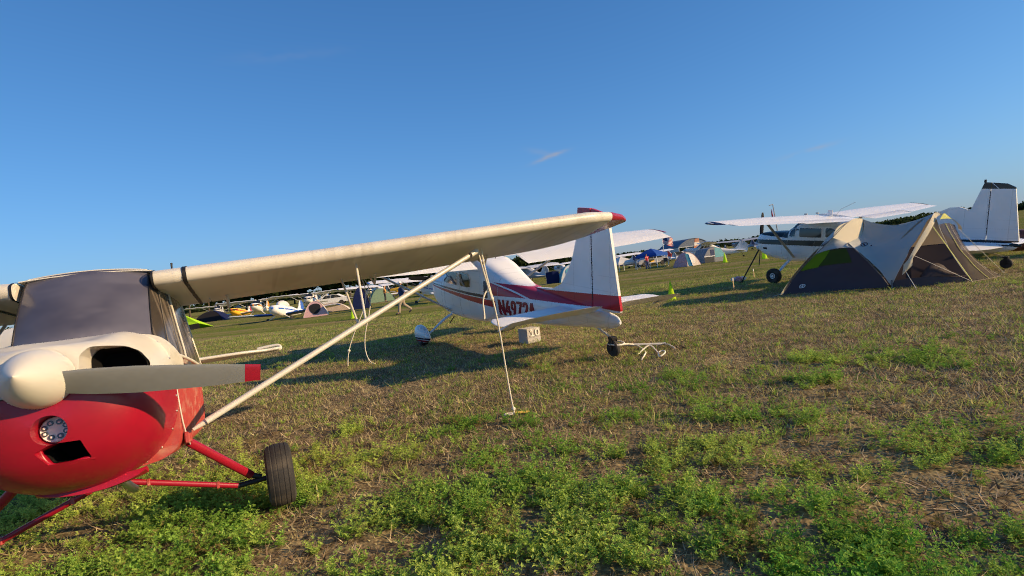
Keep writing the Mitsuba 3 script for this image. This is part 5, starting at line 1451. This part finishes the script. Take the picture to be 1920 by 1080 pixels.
car(30.5, 96.0, 0.2, 'far_charcoal', 'dark car parked beyond the blue frame tent')
car(-4.0, 70.0, 0.1, 'far_silver', 'silver car parked above the roof of the red striped airplane')
car(-25.0, 72.0, 0.15, 'far_white', 'white car parked behind the blue and white airplane')
car(19.5, 72.0, 0.25, 'far_grey', 'grey car parked behind the blue canopy')
person(15.2, 57.5, 2.0, 'far_red', 'far_denim', None, 'person in a red shirt by the blue canopy', 1.7, .08)
person(-22.0, 58.0, 1.0, 'far_white', 'far_khaki', 'far_white', 'person in white far off behind the blue and white airplane', 1.7, .1)
person(-9.5, 62.0, 3.6, 'far_blue', 'far_khaki', None, 'person in a blue shirt far off right of the sage tent', 1.72, .2)
# group in the gap above the tail of the red striped airplane
parked(0.6, 66.0, -55, 'grey airplane seen over the back of the red striped airplane', 'grey', 'silver', 'grey')
parked(-3.5, 82.0, -70, 'silver airplane in front of dark trees, above the roof of the red striped airplane', 'silver', 'silver', 'navy')
parked(3.5, 90.0, -120, 'white airplane with orange trim behind the aqua topped tent', 'white', 'white', 'orange')
k = thing('windbreak', 'dark navy cloth windbreak left of the aqua topped tent', 'windbreak')
add('panel', sheet(np.array([[(3.3, 48.6, 0), (3.3, 48.6, 1.05)], [(3.9, 48.3, 0.0), (3.9, 48.3, 1.15)], [(4.5, 48.4, 0.0), (4.5, 48.4, 1.05)]], float), 0.02), 'tent_navy', k)
for x_, y_ in ((3.3, 48.62), (4.5, 48.42)):
    add('pole', rod((x_, y_ + .03, 0), (x_, y_ + .03, 1.2), 0.02), 'metal', k)
dome(5.6, 48.6, 0.1, 2.4, 2.0, 1.5, ['tent_white', 'tent_aqua'], 'white dome tent with an aqua top beside the navy windbreak', 'tent_aqua')


def canopy(x, y, yaw, w, h, front, side_, label):
    k = thing('canopy', label, 'canopy')
    p = place(x, y, 0, yaw)
    q = w / 2
    for j, (a_, b_) in enumerate((((-q, -q), (q, -q)), ((q, -q), (q, q)), ((q, q), (-q, q)), ((-q, q), (-q, -q)))):
        g = np.array([[np.array([*(np.array(a_) * (1 - u) + np.array(b_) * u) * (1 - v), h - .75 + .75 * v ** 0.85]) for v in np.linspace(0, 1, 8)] for u in np.linspace(0, 1, 8)])
        r = add('roof_panel', sheet(g), (front if j in (0, 1) else side_), k, p, 60)
        gv = np.array([[np.array([*(np.array(a_) * (1 - u) + np.array(b_) * u) * 1.003, h - .75 - .22 * v]) for v in (0, 1)] for u in np.linspace(0, 1, 4)])
        add('valance', sheet(gv), front if j in (0, 1) else side_, r, p, 60)
    for a_, b_ in ((-1, -1), (1, -1), (1, 1), (-1, 1)):
        add('leg', box((a_ * (q - .04), b_ * (q - .04), (h - .75) / 2), (.07, .07, h - .75), .01), 'white_paint', k, p)
    return k, p


canopy(16.6, 60.5, 0.80, 2.7, 2.25, 'tent_blue', 'tent_blue', 'blue pop-up canopy on white legs')
canopy(13.3, 62.0, 0.4, 2.4, 1.75, 'tent_white', 'tent_white', 'white pop-up canopy to the left of the blue one')
k = thing('folding_table', 'folding table under the blue canopy', 'table')
tp = place(16.8, 60.6, 0, 0.4, 0.9)
add('table_top', box((0, 0, .74), (1.8, .75, .05), .01), 'far_pale', k, tp)
for a_, b_ in ((-.8, -.3), (.8, -.3), (.8, .3), (-.8, .3)):
    add('leg', rod((a_, b_, 0), (a_ * .95, b_ * .95, .72), .018), 'metal', k, tp)
k = thing('cooler', 'yellow cooler on the table under the blue canopy', 'cooler')
add('tub', box((-.3, 0, .93), (.6, .4, .32), .03), 'far_yellow', k, tp)
add('lid', box((-.3, 0, 1.12), (.63, .43, .06), .02), 'far_white', k, tp)
for i, (x_, y_, a_, w_) in enumerate(((15.6, 59.0, .4, 'leftmost of the folding chairs by the blue canopy'), (18.0, 59.6, 2.4, 'folding chair by the right leg of the blue canopy'), (15.2, 61.3, 1.2, 'folding chair behind the left leg of the blue canopy'))):
    k = thing('folding_chair', 'dark ' + w_, 'chair', None)
    cp = place(x_, y_, 0, a_)
    add('seat', box((0, 0, .45), (.5, .48, .04), .01), 'far_charcoal', k, cp)
    add('backrest', box((0, .25, .75), (.5, .04, .45), .01), 'far_charcoal', k, cp)
    for sx in (-.24, .24):
        add('leg', rod((sx, -.24, 0), (sx, .25, .95), .016), 'metal', k, cp)
        add('leg', rod((sx, .26, 0), (sx, -.2, .47), .016), 'metal', k, cp)
dome(17.0, 50.0, 0.5, 1.8, 1.8, 1.35, ['tent_pale', 'tent_pink'], 'pale tent with pink side between the blue canopy and the blue tent', 'tent_white')
k = thing('surf_shade', 'leaning pale blue and white shade board in front of the pale pink tent', 'shade')
add('board', sheet(np.array([[(16.65, 48.5, 0.02), (16.5, 48.8, 1.25)], [(17.0, 48.4, 0.02), (16.8, 48.75, 1.15)]], float), 0.03), 'tent_aqua', k)
add('border', rod((17.02, 48.38, 0.02), (16.82, 48.73, 1.16), .03), 'white_paint', k)
k = thing('tent', 'blue grey frame tent with a large aqua window', 'tent')
bt = place(20.7, 53.8, 0, 0.30, 0.70)
gW = lambda a, b: sheet(np.array([a, b], float))
prof = [(-1.9, 0), (-1.85, 1.0), (-1.1, 1.95), (0, 2.2), (1.1, 1.9), (1.9, .9), (2.0, 0)]
add('roof', sheet(np.array([[(x_, -1.3 + 2.6 * v, z_) for v in np.linspace(0, 1, 5)] for x_, z_ in prof])), 'tent_grey', k, bt, 40)
fr = trimesh.creation.triangulate_polygon(Polygon([(-1.9, 0), (-1.85, 1.0), (-1.1, 1.95), (-.1, 2.2), (-.1, 0)]), engine='earcut')
add('front_panel', trimesh.Trimesh(np.c_[fr[0][:, 0], fr[0][:, 0] * 0 - 1.3, fr[0][:, 1]], fr[1]), 'tent_grey', k, bt, False)
fr = trimesh.creation.triangulate_polygon(Polygon([(-.1, 0.0), (-.1, 2.2), (1.1, 1.9), (1.9, .9), (2.0, 0.0)]), engine='earcut')
fpn = add('window_panel', trimesh.Trimesh(np.c_[fr[0][:, 0], fr[0][:, 0] * 0 - 1.31, fr[0][:, 1]], fr[1]), 'tent_grey', k, bt, False)
fr = trimesh.creation.triangulate_polygon(Polygon([(0.0, 0.65), (0.0, 2.14), (1.08, 1.83), (1.72, .85), (1.74, .65)]), engine='earcut')
cloth('aqua_window', (0.30, 0.66, 0.76), 0.9)
add('window', trimesh.Trimesh(np.c_[fr[0][:, 0], fr[0][:, 0] * 0 - 1.325, fr[0][:, 1]], fr[1]), 'aqua_window', fpn, bt, False)
add('dark_band', box((-1.05, -1.32, .42), (1.7, .03, .80), .004), 'far_charcoal', k, bt)
add('edge', box((-1.0, -1.34, .90), (1.9, .03, .10), .004), 'far_white', k, bt)
add('door', box((-.45, -1.325, 1.35), (.62, .02, .95), .004), 'far_navy', k, bt)
parked(20.6, 61.5, -15, 'white high-wing airplane whose long wing shows above the pale tent', trim='silver', s=1.05)
parked(13.8, 76.0, -60, 'grey and white airplane behind the white canopy', 'grey', 'white', 'navy')
parked(18.0, 78.0, -70, 'red and white airplane behind the striped flag', 'white', 'white', 'red', False)
k = thing('flag', 'red and white striped flag with a blue corner on a short pole', 'flag')
add('pole', rod((19.7, 66.0, 0), (19.7, 66.0, 4.0), .04), 'metal', k)


def flag_pt(u, v):
    return np.array([19.75 + 1.3 * u, 66.0 + 0.16 * math.sin(7 * u + 2 * v), 3.9 - 1.1 * v - 0.75 * u - 0.10 * math.sin(5 * u)])


for i in range(13):
    add('stripe', sheet(np.array([[flag_pt(u, (i + w_) / 13) for w_ in (0, 1)] for u in np.linspace(0.0 if i > 6 else 0.42, 1, 12)])), 'far_red' if i % 2 == 0 else 'far_white', k, None, 60)
add('canton', sheet(np.array([[flag_pt(u, v) for v in np.linspace(0, 7 / 13, 5)] for u in np.linspace(0, .42, 6)])), 'far_navy', k, None, 60)
flat('hangar_blue', (0.10, 0.13, 0.19), 0.6)
k = thing('hangar', 'blue grey barrel-roofed hangar behind the flag', 'hangar')
hp = place(51.3, 152.0, 0, 0.22, 0.80)
hr = [(-6.2 + 12.4 * t, 3.2 + 2.6 * math.sin(math.pi * t) ** 0.8) for t in np.linspace(0, 1, 16)]
add('roof', sheet(np.array([[(x_, -7 + 14 * v, z_) for v in (0, .5, 1)] for x_, z_ in hr]), 0.15), 'hangar_blue', k, hp, 40)
add('wall', box((-6.1, 0, 1.6), (.2, 14, 3.2), .02), 'far_silver', k, hp)
add('wall', box((6.1, 0, 1.6), (.2, 14, 3.2), .02), 'far_silver', k, hp)
fr = trimesh.creation.triangulate_polygon(Polygon(hr), engine='earcut')
add('gable', trimesh.Trimesh(np.c_[fr[0][:, 0], fr[0][:, 0] * 0 - 6.8, fr[0][:, 1]], fr[1]), 'hangar_blue', k, hp, False)
add('door_frame', [box((-3.0, -6.9, 1.6), (.25, .2, 3.2)), box((3.0, -6.9, 1.6), (.25, .2, 3.2)), box((0, -6.9, 3.15), (12, .2, .2))], 'far_silver', k, hp)
flat('far_rust', (0.36, 0.13, 0.07), 0.5)
k = thing('airplane', 'airplane with a tall rust and white banded tail in front of the hangar', 'airplane')
tf = place(42.6, 118.0, 0, 0.3, 0.85)
for i in range(4):
    m = trimesh.creation.extrude_polygon(Polygon([(-.9 + .22 * i, 1.0 + .9 * i), (1.2, 1.0 + .9 * i), (1.3, 1.9 + .9 * i), (-.68 + .22 * i, 1.9 + .9 * i)]), .2)
    add('band', trimesh.Trimesh(np.stack([m.vertices[:, 0], m.vertices[:, 2], m.vertices[:, 1]], 1), m.faces[:, ::-1]), 'far_rust' if i % 2 else 'far_pale', k, tf, False)
add('fuselage', lathe([(0.05, -7), (.7, -5), (.8, -2), (.4, 1.5), (.05, 2)], 'x', 14, (0, .1, 1.0)), 'far_pale', k, tf)
# row beyond, right of the hangar
for i, (x_, y_, c_, w_) in enumerate(((41.0, 104.0, 'silver', 'first'), (47.5, 110.0, 'grey', 'second'), (55.0, 118.0, 'silver', 'third'), (50.0, 97.0, 'white', 'fourth'))):
    parked(x_, y_, -95 + 12 * i, f'{c_} airplane, {w_} in the distant row beyond the nose of the green striped airplane', c_, c_ if i != 3 else 'white', 'navy', i % 2 == 1, 1.15)
dome(33.5, 84.0, 0.3, 3.4, 2.6, 1.4, ['tent_charcoal', 'tent_navy'], 'black tent at the foot of the distant row, right of the blue tent')
k = thing('flagpole', 'leaning pole with a furled red flag above the wing of the green striped airplane', 'flagpole')
add('pole', rod((26.45, 50.5, 0), (25.85, 50, 4.9), .06, 8, .04), 'far_grey', k)
add('arm', rod((25.85, 50.0, 4.88), (25.45, 49.9, 4.80), .04), 'far_grey', k)
add('furled_flag', tube(curve([(25.72, 50, 4.45), (25.68, 50, 4.0), (25.72, 50, 3.6), (25.70, 50, 3.2)], 12), [.03, .05, .07, .09, .10, .11, .12, .13, .13, .14, .14, .11], 8, .5), 'far_red', k)
# right edge
k, P = parked(15.6, 20.3, -65, 'brown airplane with a white letter N on its side at the right edge', 'brown', 'silver', 'navy', False, 0.85)
t = meshkit.text_mesh('N', 0.42, 0.01, True)
HH = Hull([(.2, .14, -.16, .14, 2), (.3, .24, -.36, .36, 2.6), (.9, .32, -.55, .46, 3), (1.4, .36, -.62, .50, 3), (1.9, .42, -.60, .48, 3), (3.0, .42, -.5, .42, 3), (3.9, .46, -.4, .32, 2.6), (5.4, .32, -.16, .17, 2.3), (6.7, .26, .06, .04, 2)])
t.vertices = t.vertices + [3.6, -0.15, 0]
add('letter', HH.wrap(t, 0.012, 1, 0.08), 'far_white', k, P, False)


# trees far behind: a dark near row on the left, a long low line on the right
def leafy(rng, cx, cy, w, h, n, size):
    pts = []
    for _ in range(max(5, int(w * 1.2))):
        pts.append((cx + rng.normal(0, w * 0.27), cy + rng.normal(0, w * 0.27), h * (0.42 + 0.5 * rng.random()), w * (0.16 + 0.16 * rng.random())))
    pts = np.array(pts)
    q = pts[rng.integers(0, len(pts), n)]
    d = rng.normal(size=(n, 3)); d /= np.linalg.norm(d, axis=1, keepdims=True)
    c = q[:, :3] + d * (q[:, 3] * (0.6 + 0.5 * rng.random(n)))[:, None] * [1, 1, 0.8]
    a = rng.normal(size=(n, 3)); a /= np.linalg.norm(a, axis=1, keepdims=True)
    b = np.cross(a, rng.normal(size=(n, 3))); b /= np.linalg.norm(b, axis=1, keepdims=True)
    s = size * (0.6 + 0.8 * rng.random((n, 1)))
    V = np.stack([c - a * s, c + b * s * .7, c + a * s, c - b * s * .7], 1)
    F = np.array([[0, 1, 2], [0, 2, 3]])[None] + 4 * np.arange(n)[:, None, None]
    col = np.array([0.035, 0.055, 0.022]) * (0.6 + 0.9 * rng.random((n, 1)))
    return V.reshape(-1, 3), F.reshape(-1, 3), np.repeat(col, 4, axis=0)


rng = np.random.default_rng(77)
flat('bark', (0.09, 0.07, 0.05), 0.9)
for i in range(30):
    az = math.radians(-36 + 1.45 * i + rng.normal(0, .3))
    R = 165 + 20 * rng.random()
    x_, y_, h = R * math.sin(az), R * math.cos(az), 8.0 + 2.5 * rng.random()
    if i > 17:
        h *= 0.78 - 0.03 * (i - 17)
    k = thing('tree', 'dark leafy tree in the row behind the parked airplanes', 'tree', 'dark trees behind the parked airplanes')
    v, f, c = leafy(rng, x_, y_, 8.5, h, 1500, 0.55)
    add('crown', trimesh.Trimesh(v, f, process=False), 'leaf', k, None, False, None, color=c)
    add('trunk', rod((x_, y_, -0.2), (x_ + .3, y_, h * .55), .32, 8, .14), 'bark', k)
V, F, C, o = [], [], [], 0
for i in range(420):
    az = math.radians(-60 + 125 * (i + rng.random()) / 420)
    R = 760 + 160 * rng.random()
    v, f, c = leafy(rng, R * math.sin(az), R * math.cos(az), 15 + 8 * rng.random(), 5.0 + 3.6 * rng.random() * (0.6 + 0.4 * math.sin(i * .21)), 90, 2.1)
    V.append(v); F.append(f + o); C.append(c); o += len(v)
k = add('woodland', trimesh.Trimesh(np.vstack(V), np.vstack(F), process=False), 'leaf', smooth=False, color=np.vstack(C))
labels[k] = {'label': 'long low line of distant woods along the horizon', 'category': 'woods', 'kind': 'stuff'}
